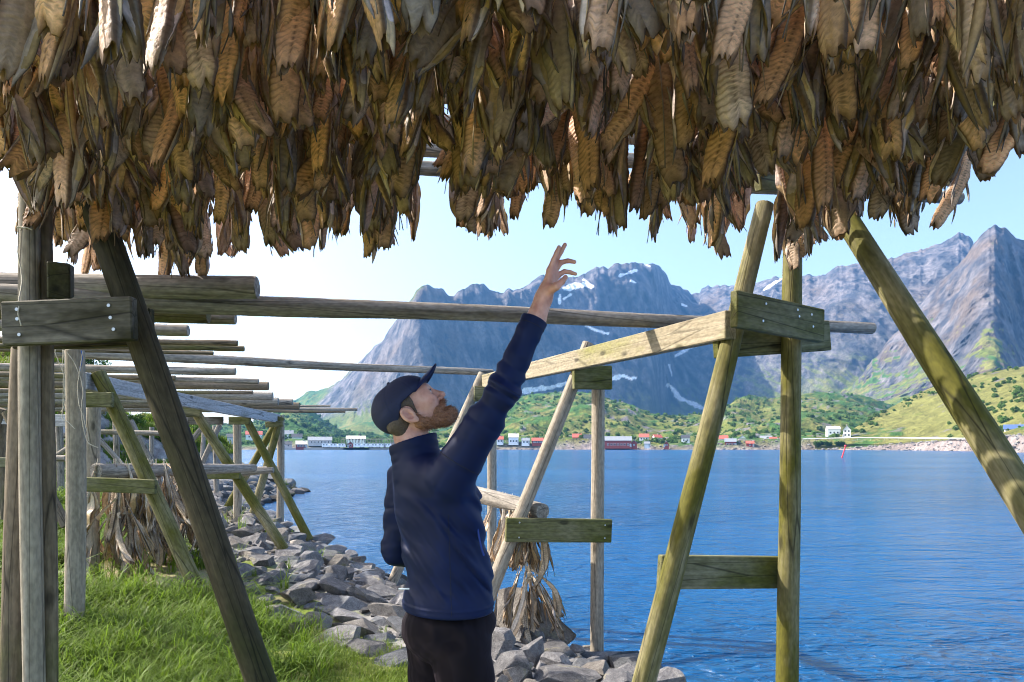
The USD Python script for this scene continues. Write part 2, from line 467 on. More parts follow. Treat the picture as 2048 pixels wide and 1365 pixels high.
def main_mountain():
    px = np.concatenate([np.linspace(250, 560, 60), np.linspace(561, 2048, 900), np.linspace(2052, 2700, 80)])
    rd, rp, fp = ridge_d(px), ridge_py(px), foot_py(px)
    rp = rp + 7 * (meshkit.fbm(np.stack([px * .06, px * 0, px * 0], -1), 4, 5) - .5) * 2
    fd = rd - foot_gap(px)
    bd = np.full_like(px, 900.0)
    zr, zf = zof(rp, rd), zof(fp, fd)
    rows_t = np.concatenate([np.linspace(0, 1, 40)[:-1], 1 + np.linspace(0, 1, 190), 2 + np.linspace(.05, 1, 14)])
    D, Z = [], []
    for t in rows_t:
        if t <= 1:
            D.append(bd + (fd - bd) * t); Z.append(-2 + (zf + 2) * t ** 1.7)
        elif t <= 2:
            u = t - 1
            D.append(fd + (rd - fd) * u); Z.append(zf + (zr - zf) * (.62 * u + .38 * (1 - (1 - u) ** 2.0)))
        else:
            D.append(rd + (t - 2) * 900); Z.append(zr * (1 - .75 * (t - 2)) )
    D, Z = np.array(D), np.array(Z)
    X = (px[None] - CX) / FPX * D
    u = np.clip(rows_t - 1, 0, 1)[:, None] * (rows_t <= 2)[:, None]
    env = np.clip(smooth01(rows_t, .75, 1.12) * (1 - smooth01(rows_t, 1.86, 2.0)), 0, 1)[:, None]
    s = np.stack([X / 330 + Z / 900, D / 900, Z / 800], -1)
    s2 = np.stack([X / 95 + Z / 260, D / 300, Z / 300], -1)
    s3 = np.stack([X / 26 + Z / 60, D / 90, Z / 75], -1)
    disp = 190 * (ridged(s, 3, 3) - .62) + 75 * (ridged(s2, 4, 9) - .6) + 34 * (ridged(s3, 4, 21) - .6)
    D2 = D - disp * env * (D / 2200)
    envt = (1 - smooth01(rows_t, .95, 1.1))[:, None] * smooth01(rows_t, .05, .4)[:, None]
    Z2 = Z + 30 * (meshkit.fbm(np.stack([X / 120, D / 120, X * 0], -1), 5, 31) - .45) * envt
    envr = (smooth01(rows_t, 1.8, 1.97) * (1 - smooth01(rows_t, 2.0, 2.3)))[:, None]
    Z2 = Z2 + envr * 16 * (meshkit.fbm(np.stack([X / 30, X * 0, D / 400], -1), 4, 77) - .5)
    V = surface_grid(D2, Z2, px)
    N = normals_of(V)
    nz = meshkit.fbm(V / 55.0, 5, 41); n2 = meshkit.fbm(V / np.array([16., 30., 60.]), 4, 43); n3 = meshkit.fbm(V / 160.0, 3, 47)
    C = lerp(np.broadcast_to(ROCK, V.shape), ROCK2, (n2 - .38) * 3.2)
    C = lerp(C, RUST, np.clip((n3 - .5) * 3, 0, .6) * (N[..., 2] > .3))
    high = smooth01(V[..., 2] / np.maximum(zr[None], 1), .35, .9)
    veg = smooth01(N[..., 2] + (nz - .5) * .8 - high * .34 + (1 - u) * .05, .50, .68) * (1 - .75 * smooth01(V[..., 2], 330, 560))
    veg = veg * (1 - .9 * smooth01(u + (nz - .5) * .2, .04, .22))
    talus = (1 - smooth01(rows_t, .9, 1.15))[:, None]
    veg = np.maximum(veg, talus * smooth01(nz, .36, .48))
    vc = lerp(lerp(np.broadcast_to(GRASS_FAR, V.shape), GRASS_FAR2, (nz - .45) * 5), WOODLAND, smooth01(n2, .5, .62) * talus)
    pyv = HORIZON - (V[..., 2] - CAM_Z) * FPX / V[..., 1]
    veg = np.maximum(veg, smooth01(700 - (pyv - 740) * .92 + 40 * (nz - .5) - px[None], -4, 10))      # the wooded shoulder left of the bare flank
    vc = lerp(vc, lerp(np.broadcast_to(WOODLAND, V.shape), GRASS_FAR, (n2 - .45) * 5), smooth01(690 - px, 0, 60)[None] * np.ones_like(n2))
    C = lerp(C, vc, veg)
    # snow lying in the gullies: spots with a shape of their own
    pyv = HORIZON - (V[..., 2] - CAM_Z) * FPX / V[..., 1]
    pxv = np.broadcast_to(px[None], pyv.shape)
    snow = np.zeros(pyv.shape)
    for line, w in [([(1132, 578), (1150, 572), (1170, 570), (1182, 574)], 6), ([(1168, 560), (1186, 575)], 2.5), ([(1120, 590), (1118, 606)], 3.5), ([(1128, 598), (1140, 590)], 3),
                    ([(1240, 552), (1258, 546), (1272, 541)], 3.5), ([(1262, 562), (1272, 566)], 2), ([(1290, 528), (1300, 533)], 2),
                    ([(1172, 652), (1190, 660), (1215, 668)], 4), ([(1030, 786), (1060, 780), (1100, 776), (1135, 766)], 5), ([(1222, 760), (1245, 752), (1262, 758), (1270, 756)], 4.5),
                    ([(1340, 772), (1352, 790), (1380, 806), (1412, 818)], 6), ([(1352, 712), (1372, 700), (1398, 690)], 3.5), ([(1338, 730), (1344, 752)], 2.5),
                    ([(1528, 580), (1545, 569), (1563, 558)], 3), ([(1455, 818), (1480, 813)], 3.5), ([(1365, 610), (1372, 612)], 2.5)]:
        l = np.array(line, float)
        best = np.full(pyv.shape, 1e9)
        for a, b in zip(l[:-1], l[1:]):
            ab = b - a
            k = np.clip(((pxv - a[0]) * ab[0] + (pyv - a[1]) * ab[1]) / (ab @ ab), 0, 1)
            best = np.minimum(best, np.hypot(pxv - a[0] - k * ab[0], (pyv - a[1] - k * ab[1]) * 1.2))
        snow = np.maximum(snow, smooth01(-best + w * (2.6 * n2 + .8 * nz - .75), -.6, .6))
    C = lerp(C, SNOWC, snow)
    single('mountain_range', terrain_mesh(V), FARLAND, 'jagged grey rock mountain range rising behind the village with snow in its gullies', kind='structure', smooth=True, tint=C.reshape(-1, 3))


def peak():
    px = np.concatenate([np.linspace(1640, 2070, 300), np.linspace(2074, 2600, 90)])
    rp = curve([(1640, 800), (1700, 772), (1745, 722), (1790, 668), (1840, 607), (1885, 560), (1930, 515), (1962, 470), (1978, 455), (1990, 448), (2002, 455), (2012, 459), (2030, 474), (2060, 486), (2110, 530), (2200, 590), (2350, 680), (2600, 800)])(px)
    rp = rp + 5 * (meshkit.fbm(np.stack([px * .09, px * 0, px * 0], -1), 4, 15) - .5) * 2
    rd = curve([(1640, 1750), (1760, 1640), (1850, 1540), (1990, 1420), (2060, 1480), (2200, 1620), (2600, 1900)])(px)
    fp = curve([(1640, 822), (1800, 800), (1900, 775), (2048, 760), (2600, 830)])(px)
    fd = rd - curve([(1640, 150), (1850, 260), (1990, 380), (2200, 380), (2600, 300)])(px)
    bd = np.full_like(px, 640.0)
    zr, zf = zof(rp, rd), zof(fp, fd)
    rows_t = np.concatenate([np.linspace(0, 1, 30)[:-1], 1 + np.linspace(0, 1, 150), 2 + np.linspace(.05, 1, 10)])
    D, Z = [], []
    for t in rows_t:
        if t <= 1:
            D.append(bd + (fd - bd) * t); Z.append(-2 + (zf + 2) * t ** 1.6)
        elif t <= 2:
            u = t - 1
            D.append(fd + (rd - fd) * u); Z.append(zf + (zr - zf) * (.7 * u + .3 * u ** 2))
        else:
            D.append(rd + (t - 2) * 500); Z.append(zr * (1 - .7 * (t - 2)))
    D, Z = np.array(D), np.array(Z)
    X = (px[None] - CX) / FPX * D
    env = np.clip(smooth01(rows_t, .8, 1.15) * (1 - smooth01(rows_t, 1.88, 2.0)), 0, 1)[:, None]
    disp = 150 * (ridged(np.stack([X / 210 - Z / 500, D / 600, Z / 700], -1), 3, 63) - .6) + 50 * (ridged(np.stack([X / 60 - Z / 140, D / 200, Z / 200], -1), 4, 69) - .6) + 24 * (ridged(np.stack([X / 18, D / 50, Z / 45], -1), 4, 71) - .6)
    D2 = D - disp * env
    envt = (1 - smooth01(rows_t, .95, 1.1))[:, None] * smooth01(rows_t, .05, .4)[:, None]
    Z2 = Z + 22 * (meshkit.fbm(np.stack([X / 90, D / 90, X * 0], -1), 5, 73) - .45) * envt
    V = surface_grid(D2, Z2, px)
    N = normals_of(V)
    nz = meshkit.fbm(V / 45.0, 5, 81); n2 = meshkit.fbm(V / np.array([13., 25., 50.]), 4, 83)
    C = lerp(lerp(np.broadcast_to(ROCK, V.shape), ROCK2, (n2 - .38) * 3), RUST, np.clip((nz - .42) * 3, 0, .75))
    high = smooth01(V[..., 2], 120, 330)
    veg = smooth01(N[..., 2] + (nz - .5) * 1.0 - high * .5, .46, .64)
    vc = lerp(lerp(np.broadcast_to(GRASS_FAR, V.shape), GRASS_FAR2, (nz - .45) * 5), WOODLAND, smooth01(n2, .5, .62))
    C = lerp(C, vc, veg)
    single('mountain_peak', terrain_mesh(V), FARLAND, 'steep pointed brown and grey rock peak at the right edge', kind='structure', smooth=True, tint=C.reshape(-1, 3))


HILLS = {}


def hill(name, label, px, crest_py, crest_d, base_d, base_z, seed, rough, colour, mid=(), rows=(70, 16), shore=10.0):
    """A rounded green hill from the shore to its crest and down behind it."""
    cp, cd, bd = crest_py(px), crest_d(px), base_d(px)
    zc = zof(cp, cd)
    t = np.concatenate([np.linspace(0, 1, rows[0]), 1 + np.linspace(.06, 1, rows[1])])
    D, Z = [], []
    for x in t:
        if x <= 1:
            D.append(bd + (cd - bd) * x)
            Z.append(base_z + (zc - base_z) * (.10 * smooth01(np.array(x), 0, .03) + .90 * (.35 * x + .65 * smooth01(np.array(x), .12, 1.02))))
        else:
            D.append(cd + (x - 1) * 380); Z.append(zc * (1 - .65 * (x - 1) ** 1.2))
    D, Z = np.array(D), np.array(Z)
    X = (px[None] - CX) / FPX * D
    e = (smooth01(t, .03, .3) * (1 - smooth01(t, .85, 1.0)) + smooth01(t, 1.05, 1.3))[:, None]
    n0 = meshkit.fbm(np.stack([X / 70, D / 70, X * 0], -1), 5, seed)
    n1 = meshkit.fbm(np.stack([X / 14, D / 14, X * 0], -1), 4, seed + 3)
    Z = Z + rough * (n0 - .47) * e * 2 + rough * .22 * (n1 - .5) * smooth01(t, .02, .1)[:, None]
    V = surface_grid(D, Z, px)
    C = colour(V, normals_of(V), n0, n1, t)
    single(name, terrain_mesh(V), FARLAND, label, kind='structure', smooth=True, tint=C.reshape(-1, 3))
    HILLS[name] = (px, t, V)


def col_green(rock=.25, dry=.5, wood_=.5, shore_t=.03):
    def f(V, N, n0, n1, t):
        n2 = meshkit.fbm(V / 9.0, 4, 7)
        C = lerp(np.broadcast_to(GRASS_FAR, V.shape), GRASS_FAR2, (n1 - .5 + (dry - .5)) * 4 + .3)
        C = lerp(C, WOODLAND, smooth01(n0 * .5 + n2 * .5, .62 - .25 * wood_, .70 - .25 * wood_))
        C = lerp(C, ROCK2, smooth01(n1 * .6 + n2 * .4, .70 - .25 * rock, .76 - .25 * rock))
        sh = np.broadcast_to(np.array([.25, .21, .20]), V.shape) * (.55 + .9 * n2[..., None])
        return lerp(C, sh, np.broadcast_to((1 - smooth01(t, shore_t, shore_t * 1.5))[:, None], n0.shape) * 1.0)
    return f


FARLAND = tinted('far_land', .10, .48, .95, 1.0, 7.0, random=0, spec=.1, space='world')


def bush_proto(seed, h=1.0):
    """A small crown of a few hundred leaf-sized faces round a stem, ragged in outline."""
    rg = np.random.default_rng(seed)
    n = 110
    d = rg.normal(size=(n, 3)); d /= np.linalg.norm(d, axis=1, keepdims=True)
    r = (.35 + .65 * rg.random(n) ** .4) * (.75 + .5 * meshkit.noise(d * 1.7 + seed * 3, seed))
    c = d * r[:, None] * np.array([.5, .5, .52]) + [0, 0, .52]
    v, f = [], []
    for k in range(n):
        a = rg.normal(size=3); a /= np.linalg.norm(a); b = np.cross(a, rg.normal(size=3)); b /= np.linalg.norm(b)
        s = .12 * (.6 + .8 * rg.random())
        i = len(v)
        v += [c[k] - a * s - b * s * .7, c[k] + a * s - b * s * .7, c[k] + a * s + b * s * .7, c[k] - a * s + b * s * .7]
        f += [[i, i + 1, i + 2], [i, i + 2, i + 3]]
    st = trimesh.creation.cylinder(radius=.02, height=.5, sections=5); st.apply_translation([0, 0, .25])
    return trimesh.util.concatenate([trimesh.Trimesh(np.array(v) * h, np.array(f), process=False), st])


def leaf_look(name, a, b, trans=.3):
    return look(name, {"g": ("geometry", {}), "oi": ("object_info", {}), "r": ("rgb_ramp", {"ramp": [(0, a), (1, b)]}),
                       "mr": ("map_range", {"to_min": .7, "to_max": 1.3}), "s": ("vector_math", {"math_type": "scale"}),
                       "d": ("principled_bsdf", {"roughness": .55, "specular_ior_level": .3}), "t": ("translucent_bsdf", {}), "m": ("mix_closure", {"fac": trans})},
                [("g.random_per_island", "r.fac"), ("oi.random", "mr.value"), ("r.color", "s.vector1"), ("mr.result", "s.scale"),
                 ("s.vector", "d.base_color"), ("s.vector", "t.color"), ("d.BSDF", "m.closure1"), ("t.BSDF", "m.closure2")], "m.closure")


LEAF_FAR = leaf_look('far_leaves', (.085, .16, .03), (.15, .22, .045), .4)
LEAF_NEAR = leaf_look('near_leaves', (.05, .11, .015), (.14, .21, .04), .35)

main_mountain()
peak()
hill('forest_slope', 'dark green forested slope at the left foot of the mountains', np.linspace(-100, 860, 240),
     curve([(-100, 860), (250, 880), (420, 858), (480, 850), (530, 840), (560, 822), (585, 812), (610, 822), (645, 850), (690, 872), (730, 879), (800, 884), (860, 887)]),
     curve([(-100, 900), (500, 1000), (655, 1150), (860, 900)]), curve([(-100, 440), (860, 440)]), -1.5, 101, 14, col_green(.1, .2, .95, .012))
hill('green_hill', 'low green hill with bushes and rock behind the village', np.linspace(780, 1800, 420),
     curve([(780, 880), (860, 872), (930, 852), (980, 833), (1030, 808), (1060, 800), (1100, 798), (1150, 792), (1190, 793), (1250, 815), (1300, 834), (1390, 838), (1440, 822), (1480, 803), (1530, 800), (1600, 792), (1700, 800), (1800, 830)]),
     curve([(780, 620), (900, 760), (1060, 950), (1200, 900), (1300, 780), (1400, 780), (1550, 950), (1800, 1000)]), curve([(780, 440), (1300, 440), (1600, 430), (1800, 430)]), -1.5, 111, 17, col_green(.35, .55, .5, .012))
hill('right_hill', 'sunlit grassy hill with low bushes on the right shore', np.linspace(1630, 2700, 420),
     curve([(1630, 884), (1680, 872), (1720, 850), (1760, 827), (1820, 795), (1880, 770), (1950, 750), (2048, 734), (2200, 718), (2450, 705), (2700, 740)]),
     curve([(1630, 440), (1700, 470), (1800, 500), (1950, 500), (2200, 470), (2700, 430)]), curve([(1630, 418), (1700, 405), (1800, 380), (1900, 330), (1990, 272), (2048, 240), (2200, 200), (2700, 170)]), -1.3, 121, 5, col_green(.2, .85, .12, .035))

# bushes and small trees over the far slopes: nobody could count them
_rg = np.random.default_rng(8)
_pos, _scl = [], []
for nm, cnt, hmin, hmax, seed, thr in (('forest_slope', 3000, 2.5, 5, 1, .28), ('green_hill', 1900, 1.2, 3.8, 2, .43), ('right_hill', 800, .9, 3.2, 3, .5)):
    px_, t_, V_ = HILLS[nm]
    i = _rg.integers(3, int((t_ <= 1.05).sum()), cnt * 8); j = _rg.integers(0, len(px_), cnt * 8)
    q = V_[i, j]
    ok = (t_[i] > (.05 if nm != 'right_hill' else .16)) & (meshkit.fbm(np.stack([q[:, 0] / 38, q[:, 1] / 38, q[:, 0] * 0 + seed * 9.3], -1), 3, seed) > thr)
    q = q[ok][:cnt]
    s = hmin + (hmax - hmin) * _rg.random(len(q)) ** 2
    _pos.append(q - s[:, None] * [0, 0, .15]); _scl.append(s)
_pos = np.concatenate(_pos); _scl = np.concatenate(_scl)
scatter('woodland', [bush_proto(k) for k in range(5)], [LEAF_FAR] * 5, _rg.integers(0, 5, len(_pos)), _pos, quat_z(_rg.random(len(_pos)) * 6.28),
        np.stack([_scl * (.9 + .5 * _rg.random(len(_scl))), _scl * (.9 + .5 * _rg.random(len(_scl))), _scl], 1), 'green bushes and small trees covering the far slopes', 'bushes')

# rocks along the far shores
_px, _t, _V = HILLS['right_hill']
_q = []
for nm, n_, tm in (('right_hill', 1500, .05), ('green_hill', 700, .02)):
    px_, t_, V_ = HILLS[nm]
    i = np.minimum(_rg.random(n_) * (tm * 69 + 1), 69); j = _rg.integers(0, len(px_), n_)
    i0 = i.astype(int); _q.append(V_[i0, j] + (V_[i0 + 1, j] - V_[i0, j]) * (i - i0)[:, None])
_q = np.concatenate(_q); _r = .25 + 1.0 * _rg.random(len(_q)) ** 2.5
SHORE_ROCKS = (_q, _r)

# ---------------------------------------------------------------- water
WATER = look('sea_water', {
    "g": ("geometry", {}), "m1": ("mapping", {"scale": (.8, 1.8, 1), "rotation": (0, 0, .35)}), "m2": ("mapping", {"scale": (4.6, 9.5, 1), "rotation": (0, 0, -.2)}), "m3": ("mapping", {"scale": (.05, .09, 1)}),
    "n1": ("noise_texture", {"scale": 1.0, "detail": 3, "roughness": .55, "distortion": .5}), "n2": ("noise_texture", {"scale": 1.0, "detail": 4, "roughness": .6, "distortion": .6}),
    "n3": ("noise_texture", {"scale": 1.0, "detail": 3}), "k": ("map_range", {"from_min": .35, "from_max": .65, "to_min": .35, "to_max": 1.0, "clamp": True}),
    "a": ("math", {"math_type": "multiply_add", "value2": .30}), "h": ("math", {"math_type": "multiply"}),
    "b": ("bump", {"strength": 1.0, "distance": .72}),
    "p": ("principled_bsdf", {"base_color": (.0003, .064, .190), "roughness": .16, "ior": 1.333, "specular_ior_level": .5})},
    [("g.position", "m1.vector"), ("g.position", "m2.vector"), ("g.position", "m3.vector"), ("m1.vector", "n1.vector"), ("m2.vector", "n2.vector"), ("m3.vector", "n3.vector"),
     ("n2.fac", "a.value1"), ("n1.fac", "a.value3"), ("n3.fac", "k.value"), ("a.value", "h.value1"), ("k.result", "h.value2"), ("h.value", "b.height"), ("b.normal", "p.normal")])
_xs = np.array([-4000, -1500, -600, -200, -60, -20, 0, 20, 60, 200, 600, 1500, 4000.]); _ys = np.array([-900, -200, -50, -10, 0, 10, 20, 40, 80, 150, 300, 600, 1300.])
_g = np.stack(np.meshgrid(_xs, _ys), -1)
single('water', trimesh.Trimesh(np.c_[_g.reshape(-1, 2), np.full(_g.size // 2, WATER_Z)], grid_faces(len(_ys), len(_xs)), process=False), WATER, 'blue rippled fjord water', kind='structure', smooth=False)

# ---------------------------------------------------------------- the near shore
shore_x = curve([(-12, 4.5), (-6, 3.6), (0, 2.5), (3, 1.75), (4.6, 1.15), (6, .65), (7.6, -.55), (8.6, -1.35), (10.5, -2.35), (12, -3.1), (13.5, -4.4), (16, -6.4), (20, -8.6), (26, -10.4), (33, -11.0), (36, -13), (45, -20), (60, -34), (90, -60)])


def ground_z(x, y):
    x, y = np.asarray(x, float), np.asarray(y, float)
    s = (shore_x(y) - x) * .8
    inland = .04 + .095 * np.clip(-x - .9, 0, 3.2) + .10 * np.clip(-x - 6, 0, 20) * (1 - smooth01(y, 10, 18))
    n = meshkit.fbm(np.stack([x * .9, y * .9, x * 0], -1), 4, 3) - .5
    z = inland + .10 * n
    edge = smooth01(s, -.2, 1.5)
    z = z * edge + (1 - edge) * (-.22)
    z = np.where(s < .2, z - np.clip(.2 - s, 0, 4) * .62, z)
    return z + .05 * (meshkit.fbm(np.stack([x * 4, y * 4, x * 0], -1), 3, 13) - .5)


def near_ground():
    yy = np.concatenate([np.linspace(-12, 0, 40), np.linspace(.1, 16, 230), np.linspace(16.2, 60, 90)])
    ss = np.concatenate([-np.linspace(4.5, .05, 40), np.linspace(0, 14, 190), np.linspace(14.5, 50, 40)])
    Y, S = np.meshgrid(yy, ss, indexing='ij')
    X = shore_x(Y) - S / .8
    Z = ground_z(X, Y)
    V = np.stack([X, Y, Z], -1)
    n = meshkit.fbm(V * 1.3, 5, 23); n2 = meshkit.fbm(V * 6, 3, 29)
    s = S
    soil, moss, gravel, dead = np.array([.09, .07, .045]), np.array([.15, .19, .03]), np.array([.24, .23, .225]), np.array([.26, .22, .13])
    C = lerp(np.broadcast_to(soil, V.shape), moss, smooth01(n, .36, .52))
    C = lerp(C, dead, smooth01(n2, .58, .7) * .7)
    gw = np.interp(Y, [4.6, 5.6], [.55, 1.5])
    C = lerp(C, gravel * (.6 + .7 * n2[..., None]), 1 - smooth01(s + (n - .5) * 1.6, gw, gw + .6))
    C = lerp(C, dead, 1 - smooth01(np.hypot((X + 3.6) / 1.0, (Y - 6.4) / .9), .7, 1.1))
    C = C * (1 - .55 * smooth01(-Z, .45, .75))[..., None]
    single('ground', terrain_mesh(V[:, ::-1]), GROUND, 'grassy and stony ground of the near shore', kind='structure', smooth=True, tint=C[:, ::-1].reshape(-1, 3))


GROUND = tinted('ground_soil', 14, .35, .95, .7, .03, random=0, spec=.15, space='world')
near_ground()

# ---------------------------------------------------------------- the rocky slope behind the left rack
def rock_slope():
    px = np.concatenate([np.linspace(-900, -20, 60), np.linspace(-15, 600, 240)])
    cp = curve([(-900, 610), (-300, 660), (0, 698), (130, 702), (168, 735), (200, 800), (240, 830), (300, 838), (380, 850), (420, 872), (450, 895), (475, 922), (500, 950), (560, 984), (600, 1000)])(px)
    cd = curve([(-900, 27), (0, 31), (200, 32), (400, 33), (600, 35)])(px)
    bd = curve([(-900, 15), (0, 18), (150, 20), (300, 24), (420, 29), (500, 31.5), (600, 33)])(px)
    zc = zof(cp, cd)
    zb = ground_z((px - CX) / FPX * bd, bd) - .3
    t = np.concatenate([np.linspace(0, 1, 110), 1 + np.linspace(.05, 1, 14)])
    D, Z = [], []
    for x in t:
        if x <= 1:
            D.append(bd + (cd - bd) * x); Z.append(zb + (zc - zb) * (.45 * x + .55 * smooth01(np.array(x), .1, .85)))
        else:
            D.append(cd + (x - 1) * 14); Z.append(np.minimum(zc, zc * (1 - .5 * (x - 1))))
    D, Z = np.array(D), np.array(Z)
    X = (px[None] - CX) / FPX * D
    e = (smooth01(t, 0, .2) * (1 - smooth01(t, .85, 1.0)) + smooth01(t, 1.1, 1.4))[:, None]
    big = ridged(np.stack([X / 3.2, D / 3.2, Z / 2.6], -1), 4, 133) - .6
    fine = meshkit.fbm(np.stack([X / .8, D / .8, Z / .8], -1), 4, 137) - .5
    V = surface_grid(D - (1.6 * big + .5 * fine) * e, Z + (.8 * big + .25 * fine) * e, px)
    N = normals_of(V)
    n = meshkit.fbm(V / 1.6, 5, 141); n2 = meshkit.fbm(V / .5, 4, 143)
    C = lerp(np.broadcast_to(np.array([.13, .125, .13]), V.shape), np.array([.34, .32, .31]), (n2 - .36) * 3)
    veg = smooth01(N[..., 2] + (n - .5) * 1.2, .74, .88)
    C = lerp(C, lerp(np.broadcast_to(np.array([.07, .12, .02]), V.shape), np.array([.22, .19, .05]), (n2 - .45) * 5), veg)
    single('rock_slope', terrain_mesh(V), GROUND, 'grey rock slope with grass on its ledges behind the drying racks', kind='structure', smooth=True, tint=C.reshape(-1, 3))
    return px, t, V, veg


_sp, _st, _sv, _sveg = rock_slope()

_rg = np.random.default_rng(77)


def leafy(name, label, cat, at, h, w, seed, leaves=900, size=.05):
    """A bush or small tree: tapered trunk with limbs, and a crown of leaves gathered in clumps."""
    rg = np.random.default_rng(seed)
    t = T(name, label, cat, at)
    at = np.array(at, float)
    limbs = []
    clumps = []
    limbs.append(tube([at - [0, 0, .3], at + [.02, 0, h * .3], at + [.05 * w, .03, h * .62], at + [0, 0, h * .85]], [.035 * h, .028 * h, .018 * h, .006 * h], 7))
    for k in range(11):
        a = rg.random() * 6.28; hh = h * (.25 + .6 * rg.random())
        e = at + [math.cos(a) * w * .5 * (.5 + .6 * rg.random()), math.sin(a) * w * .5 * (.5 + .6 * rg.random()), hh + h * .13]
        s = at + [0, 0, hh * .75]
        limbs.append(tube([s, (s + e) / 2 + [0, 0, .03 * h], e], [.014 * h, .009 * h, .004 * h], 5))
        clumps.append(e)
    for k in range(14):
        d = rg.normal(size=3); d /= np.linalg.norm(d)
        clumps.append(at + [0, 0, h * .62] + d * np.array([w * .42, w * .42, h * .34]) * (.6 + .4 * rg.random()))
    put(t, 'trunk', trimesh.util.concatenate(limbs), BARK, 40)
    cl = np.array(clumps)[rg.integers(0, len(clumps), leaves)] + rg.normal(size=(leaves, 3)) * np.array([w, w, h]) * .085
    a = rg.normal(size=(leaves, 3)); a /= np.linalg.norm(a, axis=1, keepdims=True)
    b = np.cross(a, rg.normal(size=(leaves, 3))); b /= np.linalg.norm(b, axis=1, keepdims=True)
    s = size * (.6 + .8 * rg.random((leaves, 1)))
    v = np.stack([cl - a * s, cl - b * s * .5, cl + a * s, cl + b * s * .5], 1).reshape(-1, 3)
    i = np.arange(leaves)[:, None] * 4
    f = np.vstack([i + [0, 1, 2], i + [0, 2, 3]])
    put(t, 'crown', trimesh.Trimesh(v, f, process=False), LEAF_NEAR, False)


BARK = plain('bark', (.12, .10, .08), .9, .25, 20, .4)


def on_slope(px, py):
    """The point of the rock slope seen in a direction (nearest hit)."""
    pyv = HORIZON - (_sv[..., 2] - CAM_Z) * FPX / _sv[..., 1]
    pxv = (_sv[..., 0]) * FPX / _sv[..., 1] + CX
    k = np.argmin((pxv - px) ** 2 + (pyv - py) ** 2 + (_sv[..., 1] > 40) * 1e6)
    return _sv.reshape(-1, 3)[k]


leafy('birch_tree', 'small bright green tree on top of the rock slope, seen between the rails', 'tree', on_slope(192, 752) - [0, 0, .2], 1.5, 1.5, 5, 1500, .055)
leafy('shrub', 'low green shrub on the rock ledge behind the leaning leg of the left rack', 'shrub', on_slope(255, 850) - [0, 0, .2], .6, 1.1, 6, 1300, .05)
leafy('shrub', 'rounded green shrub at the far end of the rock slope by the water', 'shrub', on_slope(392, 872) - [0, 0, .2], .9, 1.5, 7, 1200, .05)
leafy('shrub', 'yellowish green shrub low on the rock slope between two rack posts', 'shrub', on_slope(325, 880) - [0, 0, .2], .55, 1.0, 8, 1100, .045)
leafy('shrub', 'green shrub growing at the foot of the rocks left of the double post', 'shrub', on_slope(20, 900) - [0, 0, .2], .7, 1.1, 9, 1300, .05)


# ---------------------------------------------------------------- rocks
def rock_mesh(seed, sub=4, flat=.62):
    """An angular stone: an icosphere cut by random planes and roughened."""
    rg = np.random.default_rng(seed)
    m = trimesh.creation.icosphere(sub, 1.0)
    v = np.array(m.vertices)
    for k in range(12):
        n = rg.normal(size=3); n /= np.linalg.norm(n)
        h = .36 + .40 * rg.random()
        d = v @ n
        v = v - np.clip(d - h, 0, None)[:, None] * n
    v *= [1, .62 + .4 * rg.random(), flat * (.75 + .5 * rg.random())]
    v = v * (1 + .07 * (meshkit.fbm(v * 2.6 + seed * 5, 4, seed) - .5)[:, None])
    v[:, 2] -= v[:, 2].min() * .35
    return trimesh.Trimesh(v, m.faces, process=False)


def rock_look(name, lo, hi, lich):
    return look(name, {
        "tc": ("texture_coordinate", {}), "oi": ("object_info", {}), "g": ("geometry", {}),
        "n": ("noise_texture", {"scale": 3.2, "detail": 8, "roughness": .68}), "n2": ("noise_texture", {"scale": 26, "detail": 4, "roughness": .7}),
        "n3": ("noise_texture", {"scale": 1.6, "detail": 4, "roughness": .6}),
        "r": ("rgb_ramp", {"ramp": [(.3, lo), (.52, tuple((a + b) / 2 for a, b in zip(lo, hi))), (.72, hi)]}),
        "r2": ("map_range", {"from_min": .35, "from_max": .65, "to_min": .72, "to_max": 1.2, "clamp": True}),
        "r3": ("map_range", {"from_min": .60, "from_max": .68, "to_max": .7, "clamp": True}), "rr": ("map_range", {"to_min": .62, "to_max": 1.3}),
        "sx": ("separate_xyz", {}), "wet": ("map_range", {"from_min": -.58, "from_max": -.38, "to_min": .32, "to_max": 1.0, "clamp": True}), "mw": ("math", {"math_type": "multiply"}),
        "mx": ("mix", {"mix_type": "mix", "color2": lich}), "mm": ("math", {"math_type": "multiply"}), "s": ("vector_math", {"math_type": "scale"}),
        "h": ("math", {"math_type": "multiply_add", "value2": .35}), "b": ("bump", {"strength": .8, "distance": .05}), "p": ("principled_bsdf", {"roughness": .88, "specular_ior_level": .25})},
        [("tc.object", "n.vector"), ("tc.object", "n2.vector"), ("tc.object", "n3.vector"), ("n.fac", "r.fac"), ("n2.fac", "r2.value"), ("n3.fac", "r3.value"), ("r.color", "mx.color1"), ("r3.result", "mx.fac"),
         ("oi.random", "rr.value"), ("rr.result", "mm.value1"), ("r2.result", "mm.value2"), ("mx.color", "s.vector1"), ("g.position", "sx.vector"), ("sx.z", "wet.value"), ("mm.value", "mw.value1"), ("wet.result", "mw.value2"), ("mw.value", "s.scale"), ("s.vector", "p.base_color"),
         ("n2.fac", "h.value1"), ("n.fac", "h.value3"), ("h.value", "b.height"), ("b.normal", "p.normal")])


